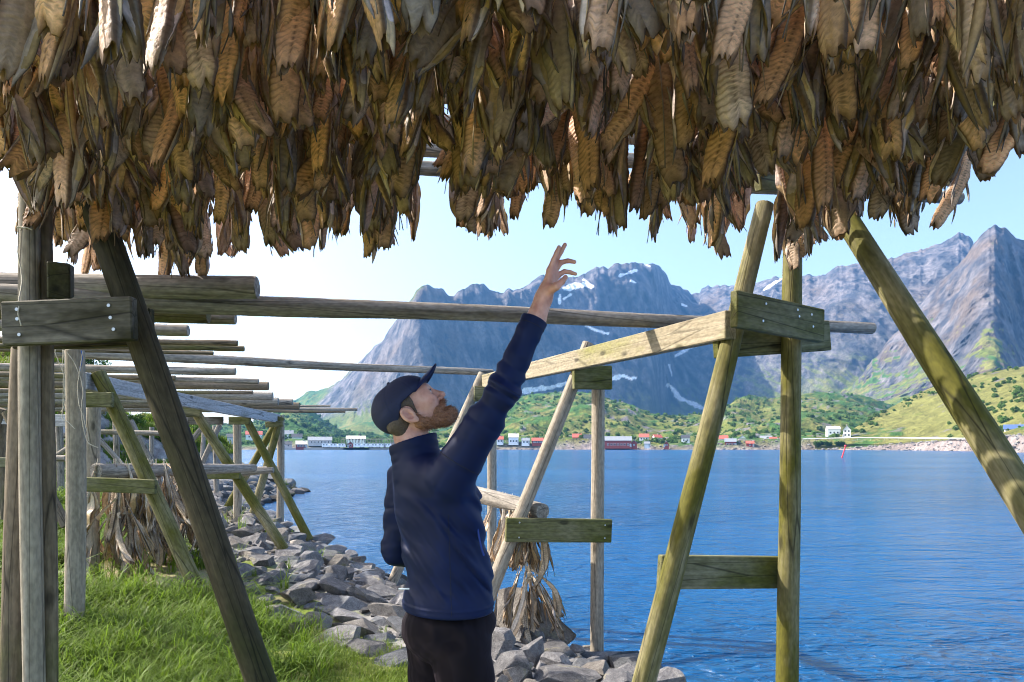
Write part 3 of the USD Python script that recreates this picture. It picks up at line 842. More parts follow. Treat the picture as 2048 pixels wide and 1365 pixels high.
ROCK_A = rock_look('rock_grey', (.095, .092, .098), (.29, .28, .28), (.30, .27, .18))
ROCK_B = rock_look('rock_warm', (.125, .112, .10), (.34, .31, .28), (.20, .19, .07))
ROCK_C = rock_look('rock_blue', (.09, .095, .105), (.26, .265, .28), (.14, .13, .08))
rock_classes = []
for k in range(14):
    c = T('shore_rock_pattern', None, None, cls=True)
    put(c, 'stone', rock_mesh(300 + k, 4, .62 if k % 3 else .42), [ROCK_A, ROCK_B, ROCK_A, ROCK_C][k % 4], 16)
    rock_classes.append(c)


def place_rock(k, p, s, rz, tilt, label, group=None, name='shore_rock'):
    M = _tr(p) @ rot([0, 0, 1], rz) @ rot([1, 0, 0], tilt) @ np.diag([*np.broadcast_to(s, 3), 1.0])
    return copy_of(rock_classes[k], name, label, 'rock', M, group)


# the boulders one can tell apart: direction, distance, half-width and a label
for (px, py, Y, s, k, rz, tilt, lab) in [
    (1050, 1262, 6.35, (.62, .50, .50), 1, 20, 4, 'large tan boulder just right of the man, under the low hanging bunch of fish'),
    (1208, 1318, 5.95, (.52, .46, .46), 3, -25, -4, 'dark grey boulder carrying the foot of the square thin post in the water'),
    (1262, 1330, 5.6, (.26, .30, .26), 7, 60, 8, 'blue grey slanted boulder at the water edge right of the thin post'),
    (1070, 1302, 5.1, (.13, .14, .20), 4, 70, 10, 'small upright pointed grey rock in front of the tan boulder'),
    (1118, 1318, 5.0, (.14, .13, .15), 6, 10, -10, 'wedge shaped grey rock beside the pointed upright rock'),
    (1140, 1352, 4.6, (.30, .22, .14), 0, 5, 5, 'broad flat grey rock at the bottom edge right of the man'),
    (1030, 1345, 4.6, (.18, .18, .17), 9, 40, -6, 'grey rock at the bottom edge touching the dark trousers'),
    (1240, 1362, 4.6, (.22, .2, .12), 10, 80, 0, 'low grey rock at the bottom edge left of the leaning mossy leg'),
    (1325, 1362, 4.75, (.17, .2, .14), 2, 30, 0, 'pale grey rock at the foot of the leaning mossy leg'),
    (640, 1108, 14.2, (.62, .5, .42), 5, 15, 6, 'biggest rounded grey boulder at the tip of the shore beside the water'),
    (575, 1118, 13.2, (.45, .42, .2), 4, 40, 0, 'long flat grey boulder under the foot of the far leaning leg'),
    (530, 1082, 14.5, (.6, .5, .3), 13, 0, 0, 'grey slab among the rack posts near the water'),
    (770, 1232, 7.1, (.2, .19, .15), 2, 30, 10, 'square grey rock at the shore edge behind the man’s elbow'.replace('’', "'")),
    (690, 1225, 6.9, (.26, .2, .12), 10, 60, 0, 'long grey rock in the middle of the rubble left of the man'),
    (745, 1262, 6.1, (.21, .18, .13), 8, 10, 5, 'blocky grey rock left of the man at hip height'),
    (770, 1305, 5.4, (.14, .13, .13), 12, 70, 0, 'dark upright rock touching the trousers on the left'),
]:
    p = P(px, py, Y)
    place_rock(k, p - [0, 0, s[2] * (.45 if Y > 6.5 else .15)], s, rz, tilt, lab, name='boulder')
for i, (px, py, Y, s, k, rz) in enumerate([(418, 958, 30, 1.0, 0, 10), (450, 962, 31, .9, 3, 50), (475, 955, 31.5, 1.2, 7, 20), (500, 968, 32, .9, 11, 80), (515, 950, 33, 1.5, 3, 140), (540, 962, 33, 1.2, 7, 30), (560, 972, 33.5, .9, 11, 60), (395, 975, 27, 1.3, 3, 0), (430, 985, 26, 1.1, 11, 100), (445, 1000, 24, 1.2, 7, 45), (410, 1010, 21, .8, 3, 85), (470, 1022, 20, .7, 0, 15)]):
    place_rock(k, P(px, py, Y) - [0, 0, s * .30], (s, s, s * .9), rz, 0, 'dark bluish boulder on the small point across the cove', 'boulders on the small point', 'point_boulder')

_rg = np.random.default_rng(12)
_y = 3.4 + 17 * _rg.random(60000) ** 1.6
_s = -.75 + 3.3 * _rg.random(60000)
_x = shore_x(_y) - _s / .8
_ok = _s < np.interp(_y, [4.6, 5.5], [.9, 1.85]) + 1.1 * meshkit.fbm(np.stack([_x * 1.1, _y * 1.1, _x * 0 + 3.3], -1), 3, 9)   # thick by the water, thinning out towards the grass
_r = (.032 + .17 * _rg.random(60000) ** 4.0) * (1 + .02 * _y)
_cand = list(zip(_x[_ok].tolist(), _y[_ok].tolist(), _r[_ok].tolist()))
_placed, _grid = [], {}
_cand.sort(key=lambda c: -c[2])
for x, y, r in _cand:
    if (x + .25) ** 2 + (y - 2.4) ** 2 < .35:
        continue
    gi = (int(x / .5), int(y / .5))
    near = [q for a in (-1, 0, 1) for b in (-1, 0, 1) for q in _grid.get((gi[0] + a, gi[1] + b), [])]
    if any((x - q[0]) ** 2 + (y - q[1]) ** 2 < (.72 * (r + q[2])) ** 2 for q in near):
        continue
    _grid.setdefault(gi, []).append((x, y, r)); _placed.append((x, y, r))


def in_view(p, r=0):
    px = p[0] / p[1] * FPX + CX; py = HORIZON - (p[2] - CAM_Z) / p[1] * FPX
    return -30 < px < 2080 and py - r * FPX / p[1] < 1385


_pts = [np.array([x, y, float(ground_z(x, y)) - .12 * r]) for x, y, r in _placed]
_ord = sorted(range(len(_placed)), key=lambda i: -(_placed[i][2] / _placed[i][1]) * in_view(_pts[i], _placed[i][2]))
for i in _ord[:285]:
    r = _placed[i][2]
    q = _pts[i]; z = 0 if CX + q[0] / q[1] * FPX > 880 else 1 if q[1] < 8.5 else 2
    place_rock(int(_rg.integers(14)), q, r * np.array([1.15, 1.0, .95 + .3 * _rg.random()]), _rg.random() * 360, _rg.normal() * 9,
               'angular grey stone of the rubble ' + ['right of the man by the water', 'left of the man, between grass and water', 'farther along the bank, around the rack legs'][z],
               'rubble stones ' + ['right of the man', 'left of the man', 'around the rack legs'][z])
_rest = _ord[285:]
_rest_r = np.array([_placed[i][2] for i in _rest])
scatter('rubble', [rock_mesh(340 + k, 2) for k in range(6)], [ROCK_A, ROCK_B, ROCK_C, ROCK_A, ROCK_B, ROCK_A], _rg.integers(0, 6, len(_rest)), [_pts[i] for i in _rest], quat_z(_rg.random(len(_rest)) * 6.28),
        np.stack([_rest_r * 1.1, _rest_r, _rest_r * .9], 1), 'smaller stones and gravel between the rocks of the bank', 'rubble')


scatter('far_shore_rocks', [rock_mesh(380 + k, 2) for k in range(5)], [ROCK_A, ROCK_B, ROCK_A, ROCK_B, ROCK_C], _rg.integers(0, 5, len(SHORE_ROCKS[0])), SHORE_ROCKS[0], quat_z(_rg.random(len(SHORE_ROCKS[0])) * 6.28),
        np.stack([SHORE_ROCKS[1] * 1.4, SHORE_ROCKS[1] * 1.1, SHORE_ROCKS[1]], 1), 'tumbled rocks along the far shores', 'rocks')
_n = 1500
_y = 13 + 23 * _rg.random(_n); _x = shore_x(_y) - (-.6 + 5.5 * _rg.random(_n)) / .8; _r = .12 + .5 * _rg.random(_n) ** 2.2
scatter('rubble', [rock_mesh(360 + k, 3) for k in range(6)], [ROCK_C, ROCK_A, ROCK_C, ROCK_A, ROCK_C, ROCK_B], _rg.integers(0, 6, _n), np.stack([_x, _y, ground_z(_x, _y) - .1 * _r], -1), quat_z(_rg.random(_n) * 6.28),
        np.stack([_r * 1.1, _r, _r * .9], 1), 'heaped grey boulders far along the cove', 'rubble')


# ---------------------------------------------------------------- grass
def grass_clump(seed, n, h, spread, w=.0055, lean=.6):
    rg = np.random.default_rng(seed)
    v, f = [], []
    for k in range(n):
        a = rg.random() * 6.28; r = spread * math.sqrt(rg.random())
        b = np.array([math.cos(a) * r, math.sin(a) * r, 0])
        da = rg.random() * 6.28; d = np.array([math.cos(da), math.sin(da), 0]); side = np.array([-d[1], d[0], 0])
        H = h * (.45 + .75 * rg.random()); ln = lean * H * (.25 + rg.random()); ww = w * (.6 + .8 * rg.random())
        i = len(v)
        for t in (0, .35, .65, .88):
            c = b + d * ln * t ** 2.1 + np.array([0, 0, H * (t - .32 * t ** 3.2 * lean)])
            v += [c - side * ww * (1 - t * .75), c + side * ww * (1 - t * .75)]
        v.append(b + d * ln * 1.1 + np.array([0, 0, H * (1 - .42 * lean)]))
        for q in range(3):
            o = i + 2 * q
            f += [[o, o + 1, o + 3], [o, o + 3, o + 2]]
        f.append([i + 6, i + 7, i + 8])
    return trimesh.Trimesh(np.array(v), np.array(f), process=False)


GRASS_LOOK = leaf_look('grass_blades', (.13, .21, .018), (.34, .44, .08), .45)
STRAW_LOOK = leaf_look('grass_straw', (.22, .19, .08), (.30, .27, .13), .3)
MOSS_LOOK = leaf_look('short_grass', (.13, .19, .02), (.25, .30, .05), .35)
_rg = np.random.default_rng(31)
_n = 48000
_y = 2.2 + 15 * _rg.random(_n) ** 1.7
_x = shore_x(_y) - .9 - 9 * _rg.random(_n)
_s_ = (shore_x(_y) - _x) * .8
_nz = meshkit.fbm(np.stack([_x * .8, _y * .8, _x * 0 + 1.7], -1), 3, 19)
_tall = smooth01(-_x - .15 * _y, .35, 1.25)
_u = _rg.random((4, _n))
_ok = (_x > -.95 * _y - 1.2) & ((_s_ > np.interp(_y, [4.6, 5.6], [.7, 1.95]) + .9 * _nz) | (_u[0] < .012)) & ~((_s_ < 2.5) & (_y > 5.4) & (_nz < .5) & (_u[1] < .5)) & (_u[2] < .45 + .55 * _tall)
_ok &= (meshkit.fbm(np.stack([_x * 1.9, _y * 1.9, _x * 0 + 6.1], -1), 3, 27) > .40 + .1 * (_u[0] - .5)) | (_tall < .4)   # thin places with dead grass and soil
_ok &= ~(((_x + 3.6) ** 2 / 1.0 + (_y - 6.35) ** 2 / .8 < 1.0) & (_u[3] < .93))     # a trodden bare patch below the low fish rack
_x, _y, _nz, _tall = _x[_ok], _y[_ok], _nz[_ok], _tall[_ok]
_pos = np.stack([_x, _y, ground_z(_x, _y) - .01], -1)
_short = _rg.random(len(_x)) > _tall
_idx = np.where(_short, _rg.integers(6, 9, len(_x)), np.where(_rg.random(len(_x)) < .87, _rg.integers(0, 5, len(_x)), 5))
_s = (.55 + .5 * _rg.random(len(_x))) * np.where(_short, 1, .22 + 1.0 * _nz)
scatter('grass', [grass_clump(k, 18, .34 + .05 * k, .09, .006 + .0008 * k, .6 + .16 * k) for k in range(5)] + [grass_clump(9, 22, .30, .12, .003, .5)] + [grass_clump(20 + k, 40, .085, .10, .0025, .7) for k in range(3)],
        [GRASS_LOOK] * 5 + [STRAW_LOOK] + [MOSS_LOOK] * 3, _idx, _pos, quat_z(_rg.random(len(_pos)) * 6.28), np.stack([_s, _s, _s * (.85 + .4 * _rg.random(len(_s)))], 1),
        'long and short green grass covering the ground under the racks', 'grass')
# grass on the ledges of the rock slope
_k = np.argwhere((_sveg > .5) & (_st[:, None] <= 1.1) & (_sp[None] > -120))
_k = _k[_rg.integers(0, len(_k), 6000)]
_pos = _sv[_k[:, 0], _k[:, 1]] + _rg.normal(size=(6000, 3)) * [.12, .12, 0]
_s = .6 + .7 * _rg.random(6000)
scatter('ledge_grass', [grass_clump(40 + k, 26, .3, .16, .012, .5) for k in range(3)] + [grass_clump(44, 22, .3, .16, .01, .5)], [GRASS_LOOK] * 3 + [STRAW_LOOK], _rg.integers(0, 4, 6000), _pos, quat_z(_rg.random(6000) * 6.28), np.stack([_s, _s, _s], 1),
        'grass growing on the ledges of the rock slope', 'grass')

# ---------------------------------------------------------------- the village across the water
W_WHITE, W_RED, W_GREY, W_OCHRE = plain('paint_white', (.78, .78, .76), .6, .05, 2), plain('paint_red', (.24, .045, .04), .7, .15, 2), plain('paint_grey', (.38, .40, .42), .7, .1, 2), plain('paint_ochre', (.55, .38, .14), .7, .1, 2)
R_RED, R_GREY, R_DARK, R_PALE, R_BLUE = plain('roof_red', (.42, .10, .07), .7, .15, 3), plain('roof_grey', (.23, .25, .28), .6, .12, 3), plain('roof_dark', (.05, .055, .065), .6, .15, 3), plain('roof_pale', (.62, .58, .50), .6, .1, 3), plain('roof_blue', (.07, .12, .26), .5, .1, 3)
GLASS_DARK = look('window_glass', {"p": ("principled_bsdf", {"base_color": (.03, .04, .06), "roughness": .08})}, [])
CONCRETE = plain('concrete', (.34, .33, .31), .9, .15, 2)


def bx(c, s, ang=0.0):
    m = cbox(*s, .02)
    m.apply_transform(_tr(c) @ rot([0, 0, 1], math.degrees(ang)))
    return m


def house(label, px, py, d, w, dep, h, rh, wall, roof, turn=0.0, gable=False, nwin=3, floors=1, cat='house', name='house'):
    """Walls, a pitched roof with eaves, framed windows and a door; the long side or the gable faces the water."""
    base = P(px, py, d)
    a = math.atan2(base[0], base[1])
    ang = -a + turn + (math.pi / 2 if gable else 0)
    t = T(name, label, cat, base)
    R = _tr(base) @ rot([0, 0, 1], math.degrees(ang))
    wl = [[-w / 2, -dep / 2], [w / 2, -dep / 2], [w / 2, dep / 2], [-w / 2, dep / 2]]
    v = np.array([[x, y, z] for z in (-1.2, h) for x, y in wl] + [[-w / 2, 0, h + rh], [w / 2, 0, h + rh]])
    m = Manifold.hull_points(v).to_mesh()
    m = trimesh.Trimesh(m.vert_properties[:, :3], m.tri_verts, process=False); m.apply_transform(R)
    put(t, 'wall', m, wall, False)
    ov, th = .35, .16
    sl = []
    for s in (-1, 1):
        e = np.array([[-w / 2 - ov, 0, h + rh + .05], [w / 2 + ov, 0, h + rh + .05], [-w / 2 - ov, s * (dep / 2 + ov), h - ov * rh / (dep / 2) + .05], [w / 2 + ov, s * (dep / 2 + ov), h - ov * rh / (dep / 2) + .05]])
        mm = Manifold.hull_points(np.vstack([e, e + [0, 0, th]])).to_mesh()
        sl.append(trimesh.Trimesh(mm.vert_properties[:, :3], mm.tri_verts, process=False))
    m = trimesh.util.concatenate(sl); m.apply_transform(R)
    rf = put(t, 'roof', m, roof, False)
    ch = cbox(.6, .6, 1.1, .03); ch.apply_transform(R @ _tr([w * .18, .2, h + rh + .3]))
    sub(rf, 'chimney', ch, CONCRETE)
    along = dep if gable else w
    face = lambda u, z, out: (R @ (np.array([w / 2 + out, u, z, 1]) if gable and False else np.array([u, -dep / 2 - out, z, 1]) if not gable else np.array([-w / 2 - out, u, z, 1])))[:3]
    for fl in range(floors):
        for k in range(nwin):
            u = (k + .5) / nwin * along * .86 - along * .43
            z = .9 + .55 + fl * 2.5
            if z + .6 > h + (rh * .5 if gable else 0):
                continue
            c = face(u, z, .02)
            size = (.12, 1.15, 1.25) if gable else (1.15, .12, 1.25)
            f = cbox(*size, .02); f.apply_transform(_tr(c) @ rot([0, 0, 1], math.degrees(ang)))
            wn = put(t, 'window', f, W_WHITE, False)
            size = (.12, .92, 1.0) if gable else (.92, .12, 1.0)
            g = cbox(*size, .01); g.apply_transform(_tr(face(u, z, .045)) @ rot([0, 0, 1], math.degrees(ang)))
            sub(wn, 'pane', g, GLASS_DARK, False)
    size = (.12, 1.0, 2.0) if gable else (1.0, .12, 2.0)
    dm = cbox(*size, .02); dm.apply_transform(_tr(face(along * .46, 1.0, .02)) @ rot([0, 0, 1], math.degrees(ang)))
    put(t, 'door', dm, W_GREY, False)
    return t


H = house
H('red waterside boathouse with a pale roof on the quay, between rack posts and the man', 603, 897, 430, 6.6, 5, 2.6, 2.0, W_RED, R_PALE, nwin=3, cat='boathouse', name='boathouse')
H('small red boathouse with its gable to the water in the middle of the white campers', 701, 896, 432, 6, 3.2, 2.3, 1.5, W_RED, R_DARK, gable=True, nwin=1, cat='boathouse', name='boathouse')
H('small red shed at the right end of the campers, beside the man’s collar'.replace('’', "'"), 787, 897, 432, 3.6, 3.2, 2.2, 1.2, W_RED, R_DARK, nwin=1, cat='shed', name='shed')
H('long low grey warehouse with a grey roof behind the quay', 640, 889, 455, 15, 9, 2.6, 2.2, W_GREY, R_GREY, nwin=6, cat='warehouse', name='warehouse')
H('long white building with a pale roof above the row of campers', 712, 884, 480, 13, 8, 2.2, 1.8, W_WHITE, R_PALE, nwin=5, cat='building', name='long_building')
H('white house with dark roof at the foot of the forested slope, highest of its cluster', 575, 880, 500, 8, 7, 4.2, 2.6, W_WHITE, R_GREY, floors=2)
H('pale house with a grey roof just left of the long grey warehouse', 594, 884, 490, 7, 6, 3.4, 2.2, W_WHITE, R_DARK, nwin=2)
H('white house with a red roof seen between the crossed rack legs', 508, 878, 490, 11, 7, 3.0, 2.4, W_WHITE, R_RED)
H('grey house beside the leftmost visible rack post over the water', 466, 885, 480, 8, 7, 3.6, 2.2, W_GREY, R_DARK, nwin=2)
H('dark waterside warehouse left of the red boathouse on the quay', 572, 896, 436, 7, 5, 2.4, 1.6, W_GREY, R_DARK, nwin=2, cat='warehouse', name='warehouse')
H('small white house with a red roof beside the man’s back sleeve at the village’s left'.replace('’', "'"), 1000, 887, 450, 4.2, 5, 2.6, 1.9, W_WHITE, R_RED, nwin=2)
H('big white two-storey house standing alone right of the raised arm’s post'.replace('’', "'"), 1027, 887, 450, 6.4, 6, 4.0, 2.2, W_WHITE, R_PALE, floors=2)
H('low white house between the big white house and the long red roofed one', 1051, 889, 448, 5, 5, 2.4, 1.6, W_WHITE, R_GREY, nwin=2)
H('long pinkish red house beside the leaning pale pole', 1075, 889, 448, 7.2, 5, 2.3, 1.8, W_RED, R_RED, nwin=4)
H('red house with red roof on the rocks left of the thin post', 1154, 884, 470, 6, 6, 3.0, 2.4, W_RED, R_RED)
H('white house with dark roof squeezed beside the thin post', 1176, 885, 465, 5.5, 5, 3.0, 2.2, W_WHITE, R_DARK, nwin=2)
H('large red quayside warehouse with a long grey roof', 1236, 894, 440, 17, 9, 4.0, 2.6, W_RED, R_GREY, nwin=7, floors=2, cat='warehouse', name='warehouse')
H('red annex with a gable at the right end of the large warehouse', 1268, 895, 437, 4.5, 3.8, 2.8, 1.6, W_RED, R_GREY, gable=True, nwin=1, cat='shed', name='shed')
H('white house with bright red roof above the large warehouse', 1288, 882, 480, 6.5, 6, 2.6, 2.2, W_WHITE, R_RED)
H('white house with pinkish roof right of the bright red roofed house', 1314, 883, 480, 5.6, 5, 2.6, 2.0, W_WHITE, R_RED, nwin=2, turn=.5)
H('tiny white shed on the shore right of the large warehouse', 1294, 894, 440, 3.4, 3, 2.0, 1.2, W_WHITE, R_GREY, nwin=1, cat='shed', name='shed')
H('tiny red boathouse alone on the shore left of the leaning mossy leg', 1333, 895, 440, 3.2, 3, 2.0, 1.4, W_RED, R_RED, gable=True, nwin=1, cat='boathouse', name='boathouse')
H('white house with dark roof close left of the leaning mossy leg', 1371, 885, 470, 5.5, 5, 3.0, 2.0, W_WHITE, R_DARK, nwin=2)
H('red house with grey roof just right of the leaning mossy leg', 1461, 893, 445, 7, 5, 3.0, 2.0, W_RED, R_GREY)
H('white house with a red roof behind the red house right of the mossy leg', 1447, 886, 475, 5.5, 5, 2.8, 2.2, W_WHITE, R_RED, nwin=2)
H('white gabled house between the mossy leg and the upright post', 1485, 887, 470, 4, 5, 3.2, 2.2, W_WHITE, R_GREY, gable=True, nwin=2)
H('red shed on the shore between the two right rack poles', 1500, 894, 440, 4.6, 4, 2.2, 1.4, W_RED, R_RED, nwin=1, cat='shed', name='shed')
H('white long house with dark roof left of the upright post', 1508, 886, 475, 6.4, 5, 2.8, 2.0, W_WHITE, R_DARK)
H('white and grey house nearest the upright post', 1532, 888, 470, 7.5, 6, 3.2, 2.2, W_WHITE, R_GREY)
H('ochre house touching the left side of the upright post', 1549, 889, 465, 6, 5, 2.8, 2.0, W_OCHRE, R_RED)
H('white house with a flat pale roof among bushes right of the upright post', 1666, 870, 470, 8, 7, 4.0, 1.6, W_WHITE, R_PALE, floors=2, turn=.2)
H('tall narrow white house with its gable toward the water left of the right hill', 1694, 875, 440, 6, 4.6, 4.6, 2.8, W_WHITE, R_GREY, gable=True, nwin=2, floors=2)
H('white house with a blue roof on the right hill shore', 2032, 873, 300, 8.5, 5, 3.2, 1.8, W_WHITE, R_BLUE, nwin=4)

# white campers parked in a row on the quay
for i, (px, w, lab) in enumerate([(652, 4.6, 'leftmost white camper in the row on the quay'), (668, 5, 'second white camper from the left, near the grey warehouse'), (684, 4.4, 'white camper just left of the small red boathouse'),
                             (716, 5.4, 'white camper just right of the small red boathouse'), (734, 6, 'longest white camper in the row on the quay'), (750, 4.4, 'white camper left of the gap in the row'), (764, 4.6, 'white camper second from the right shed'), (776, 4.4, 'white camper nearest the right shed')]):
    b = P(px, 897, 428.0); b[2] = 0.55
    t = T('camper_van', lab, 'camper van', b)
    prof = np.array([[-w / 2, .45], [w / 2, .45], [w / 2, 1.2], [w / 2 - .35, 1.9], [w / 2 - .5, 2.6], [-w / 2, 2.7]])
    mm = Manifold.hull_points(np.array([[x, y, z] for x, z in prof for y in (-1.0, 1.0)])).to_mesh()
    m = trimesh.Trimesh(mm.vert_properties[:, :3], mm.tri_verts, process=False); m.apply_translation(b)
    put(t, 'body', m, W_WHITE, False)
    for u in (-.25, .15):
        put(t, 'window', bx(b + [u * w, -1.0, 1.9], (.9, .06, .55)), GLASS_DARK, False)
    for u in (-.3, .32):
        c = trimesh.creation.cylinder(radius=.34, height=.25, sections=14); c.apply_transform(_tr(b + [u * w, -.92, .34]) @ rot([1, 0, 0], 90))
        put(t, 'wheel', c, R_DARK, 40)

# quay and the shore road
_q = [bx(P(px, 893, 428.0) * [1, 1, 0] + [0, 6, -.2], (w, 12, 1.5)) for px, w in ((640, 62), (760, 46))]
single('quay', trimesh.util.concatenate(_q), CONCRETE, 'low dark quay along the village waterfront', kind='structure', smooth=False)
_rp = np.linspace(1605, 1960, 40)
_rd = np.interp(_rp, [1605, 1700, 1800, 1900, 1990], [424, 412, 388, 338, 284])
_rz = np.interp(_rp, [1605, 1700, 1960], [5.4, 6.2, 6.0]) * _rd / 430
_c = np.stack([(_rp - CX) / FPX * _rd, _rd, _rz], -1)
_e = np.stack([_c, _c + [0, 6, .05]], 0)
single('road', trimesh.util.concatenate([trimesh.Trimesh(_e.reshape(-1, 3), grid_faces(2, 40), process=False)]), plain('asphalt', (.06, .06, .062), .9, .15, 1), 'shore road below the right hill', kind='structure', smooth=True)
_t = T('guardrail', 'pale metal guardrail along the shore road at the foot of the right hill', 'guardrail', _c[20])
put(_t, 'rail', tube(_c + [0, -.3, .75], .22, 6), plain('galvanised', (.7, .7, .7), .4, .05), 40)
for k in range(0, 40, 3):
    put(_t, 'post', bx(_c[k] + [0, -.15, -.1], (.14, .14, 1.5)), CONCRETE, False)

# far fish racks on the shore, above the campers
for i, (px, lab) in enumerate([(700, 'brown lattice of far drying racks above the left campers'), (735, 'brown lattice of far drying racks above the middle campers'), (770, 'brown lattice of far drying racks above the right campers')]):
    b = P(px, 889, 445.0)
    t = T('far_drying_rack', lab, 'drying rack', b)
    for k in range(7):
        x = b + [(k - 3) * 1.8, 0, 0]
        put(t, 'leg', tube([x + [-.6, 0, -1], x + [.1, 0, 3.2]], .12, 5), WOOD_GREY)
        put(t, 'leg', tube([x + [.6, 0, -1], x + [-.1, 0, 3.2]], .12, 5), WOOD_GREY)
    for k in range(4):
        put(t, 'rail', tube([b + [-6, k * 1.2, 3.3 + .05 * k], b + [6, k * 1.2, 3.3 + .05 * k]], .1, 5), WOOD_GREY)

# leaning red channel marker
_b = P(1683.5, 917, 133.0); _tp = P(1691, 893, 133.0)
_t = T('channel_marker', 'thin red channel marker pole leaning in the water on the right', 'marker pole', _b)
_red = plain('marker_red', (.55, .03, .05), .5, .1)
put(_t, 'pole', tube([_b - (_tp - _b) * .4, _b, (_b + _tp) / 2, _tp], [.13, .13, .12, .11], 10), _red)
put(_t, 'top_cap', tube([_tp, _tp + (_tp - _b) * .09], [.24, .2], 10), _red)

# ---------------------------------------------------------------- drying racks
def ext(p, q, z):
    """The line from p through q carried on to height z."""
    return p + (q - p) * ((z - p[2]) / (q[2] - p[2]))


def front_nails(t, p, q, h, off, spots):
    """Nail heads on a board's face: spots are (fraction along, fraction of height)."""
    M, L = frame(p, q)
    face = -np.sign(M[1, 1]) * M[:3, 1]
    for a, b in spots:
        nail(t, np.array(p) + (np.array(q) - p) * a + M[:3, 0] * h * b + face * (off - .002), face)


# right front frame
t = T('rack_frame', 'mossy rack frame in the right foreground: leaning leg, upright post and slanting brace', 'drying rack frame', (1.3, 3.9, -.4))
a0, a1 = P(1541, 372, 3.98), P(1291, 1365, 3.72)
pole(t, 'leaning_leg', ext(a1, a0, 2.95), ext(a0, a1, -.45), .054, .068, WOOD_OLIVE, bend=.003)
b0, b1 = P(1588, 400, 4.12), P(1574, 1365, 4.12)
pole(t, 'upright_post', ext(b1, b0, 2.93), ext(b0, b1, -.9), .055, .068, WOOD_OLIVE, bend=.002)
c0, c1 = P(1697, 450, 3.5), P(1992, 930, 2.72)
pole(t, 'brace', ext(c1, c0, 2.95), ext(c0, c1, -.25), .056, .068, WOOD_OLIVE, bend=.003)
p, q = P(1467, 618, 3.62), P(1642, 653, 4.06)
board(t, 'cross_board', p, q, .195, .05, BOARD_OLIVE)
front_nails(t, p, q, .195, .027, [(.30, .28), (.27, -.22), (.68, .12), (.66, .3), (.85, -.1), (.83, .25)])
p2, q2 = P(1430, 684, 3.93), P(1655, 672, 4.40)
board(t, 'cross_board', p2, q2, .19, .05, BOARD_OLIVE)
p3, q3 = P(1318, 1144, 3.93), P(1592, 1145, 4.28)
board(t, 'low_board', p3, q3, .195, .05, BOARD_OLIVE)
board(t, 'top_gusset', P(1513, 352, 3.86), P(1602, 352, 4.22), .17, .045, BOARD_OLIVE)

# second and third right frames
t = T('rack_frame', 'second rack frame on the right, its upright post standing on a boulder by the water', 'drying rack frame', (.6, 6, -.3))
l0, l1 = P(1176, 690, 6.0), P(1085, 920, 5.95)
pole(t, 'leaning_leg', ext(l1, l0, 2.45), ext(l0, l1, -.35), .058, .064, WOOD_POST, bend=.003)
f0, f1 = P(1196, 760, 6.12), P(1195, 1280, 6.12)
pole(t, 'upright_post', ext(f1, f0, 2.2), ext(f0, f1, -.35), .058, .062, WOOD_POST, bend=.002)
p, q = P(1146, 755, 5.86), P(1222, 756, 5.95)
board(t, 'cross_board', p, q, .205, .06, BOARD_OLIVE)
p, q = P(1011, 1060, 5.80), P(1222, 1062, 6.02)
board(t, 'low_board', p, q, .205, .05, BOARD_OLIVE)
front_nails(t, p, q, .205, .027, [(.12, .32), (.12, -.3), (.93, .25), (.93, -.3)])
t = T('rack_frame', 'third rack frame on the right, mostly hidden behind the man and his raised arm', 'drying rack frame', (-.3, 8.6, -.3))
pole(t, 'leaning_leg', P(966, 748, 8.55), ext(P(966, 748, 8.55), P(900, 900, 8.5), -.2), .06, .065, WOOD_POST)
pole(t, 'upright_post', P(984, 775, 8.7), ext(P(984, 775, 8.7), P(984, 990, 8.7), -.4), .058, .062, WOOD_POST)
board(t, 'cross_board', P(948, 788, 8.42), P(1010, 790, 8.5), .19, .05, BOARD_OLIVE)
single('support_beam', (lambda M, L: (board_mesh(L, .16, .075)))(*frame(P(1462, 650, 3.82), P(958, 766, 8.75))), BOARD_PALE, 'pale square beam running from the right foreground frame back behind the raised arm', 'beam', smooth=20, M=frame(P(1462, 650, 3.82), P(958, 766, 8.75))[0])

# left front frame
t = T('rack_frame', 'dark rack frame in the left foreground with double post, leaning leg and nailed board', 'drying rack frame', (-1.9, 2.95, 0))
e0, e1 = P(61, 440, 2.93), P(66, 1365, 2.93)
pole(t, 'double_post', ext(e1, e0, 2.93), ext(e0, e1, .0), .040, .043, WOOD_POST, bend=.001)
e0, e1 = P(89, 440, 2.99), P(96, 1365, 2.99)
pole(t, 'double_post', ext(e1, e0, 2.93), ext(e0, e1, .0), .034, .036, WOOD_BROWN, bend=.001)
pole(t, 'rear_leg', P(50, 700, 3.22), ext(P(50, 700, 3.22), P(25, 1365, 3.05), .1), .05, .052, WOOD_BROWN)
d0, d1 = P(212, 470, 2.98), P(524, 1365, 2.93)
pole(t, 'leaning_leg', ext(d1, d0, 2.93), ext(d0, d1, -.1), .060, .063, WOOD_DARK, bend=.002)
p, q = P(10, 649, 2.80), P(270, 638, 2.80)
board(t, 'cross_board', p, q, .178, .05, BOARD_GREY)
front_nails(t, p, q, .178, .027, [(.13, .3), (.13, .08), (.14, -.28), (.83, .3), (.84, .02), (.86, -.25)])
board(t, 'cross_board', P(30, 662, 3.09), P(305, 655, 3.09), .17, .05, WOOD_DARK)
board(t, 'beam_stub', P(117, 562, 2.83), P(128, 562, 3.25), .150, .082, WOOD_DARK)

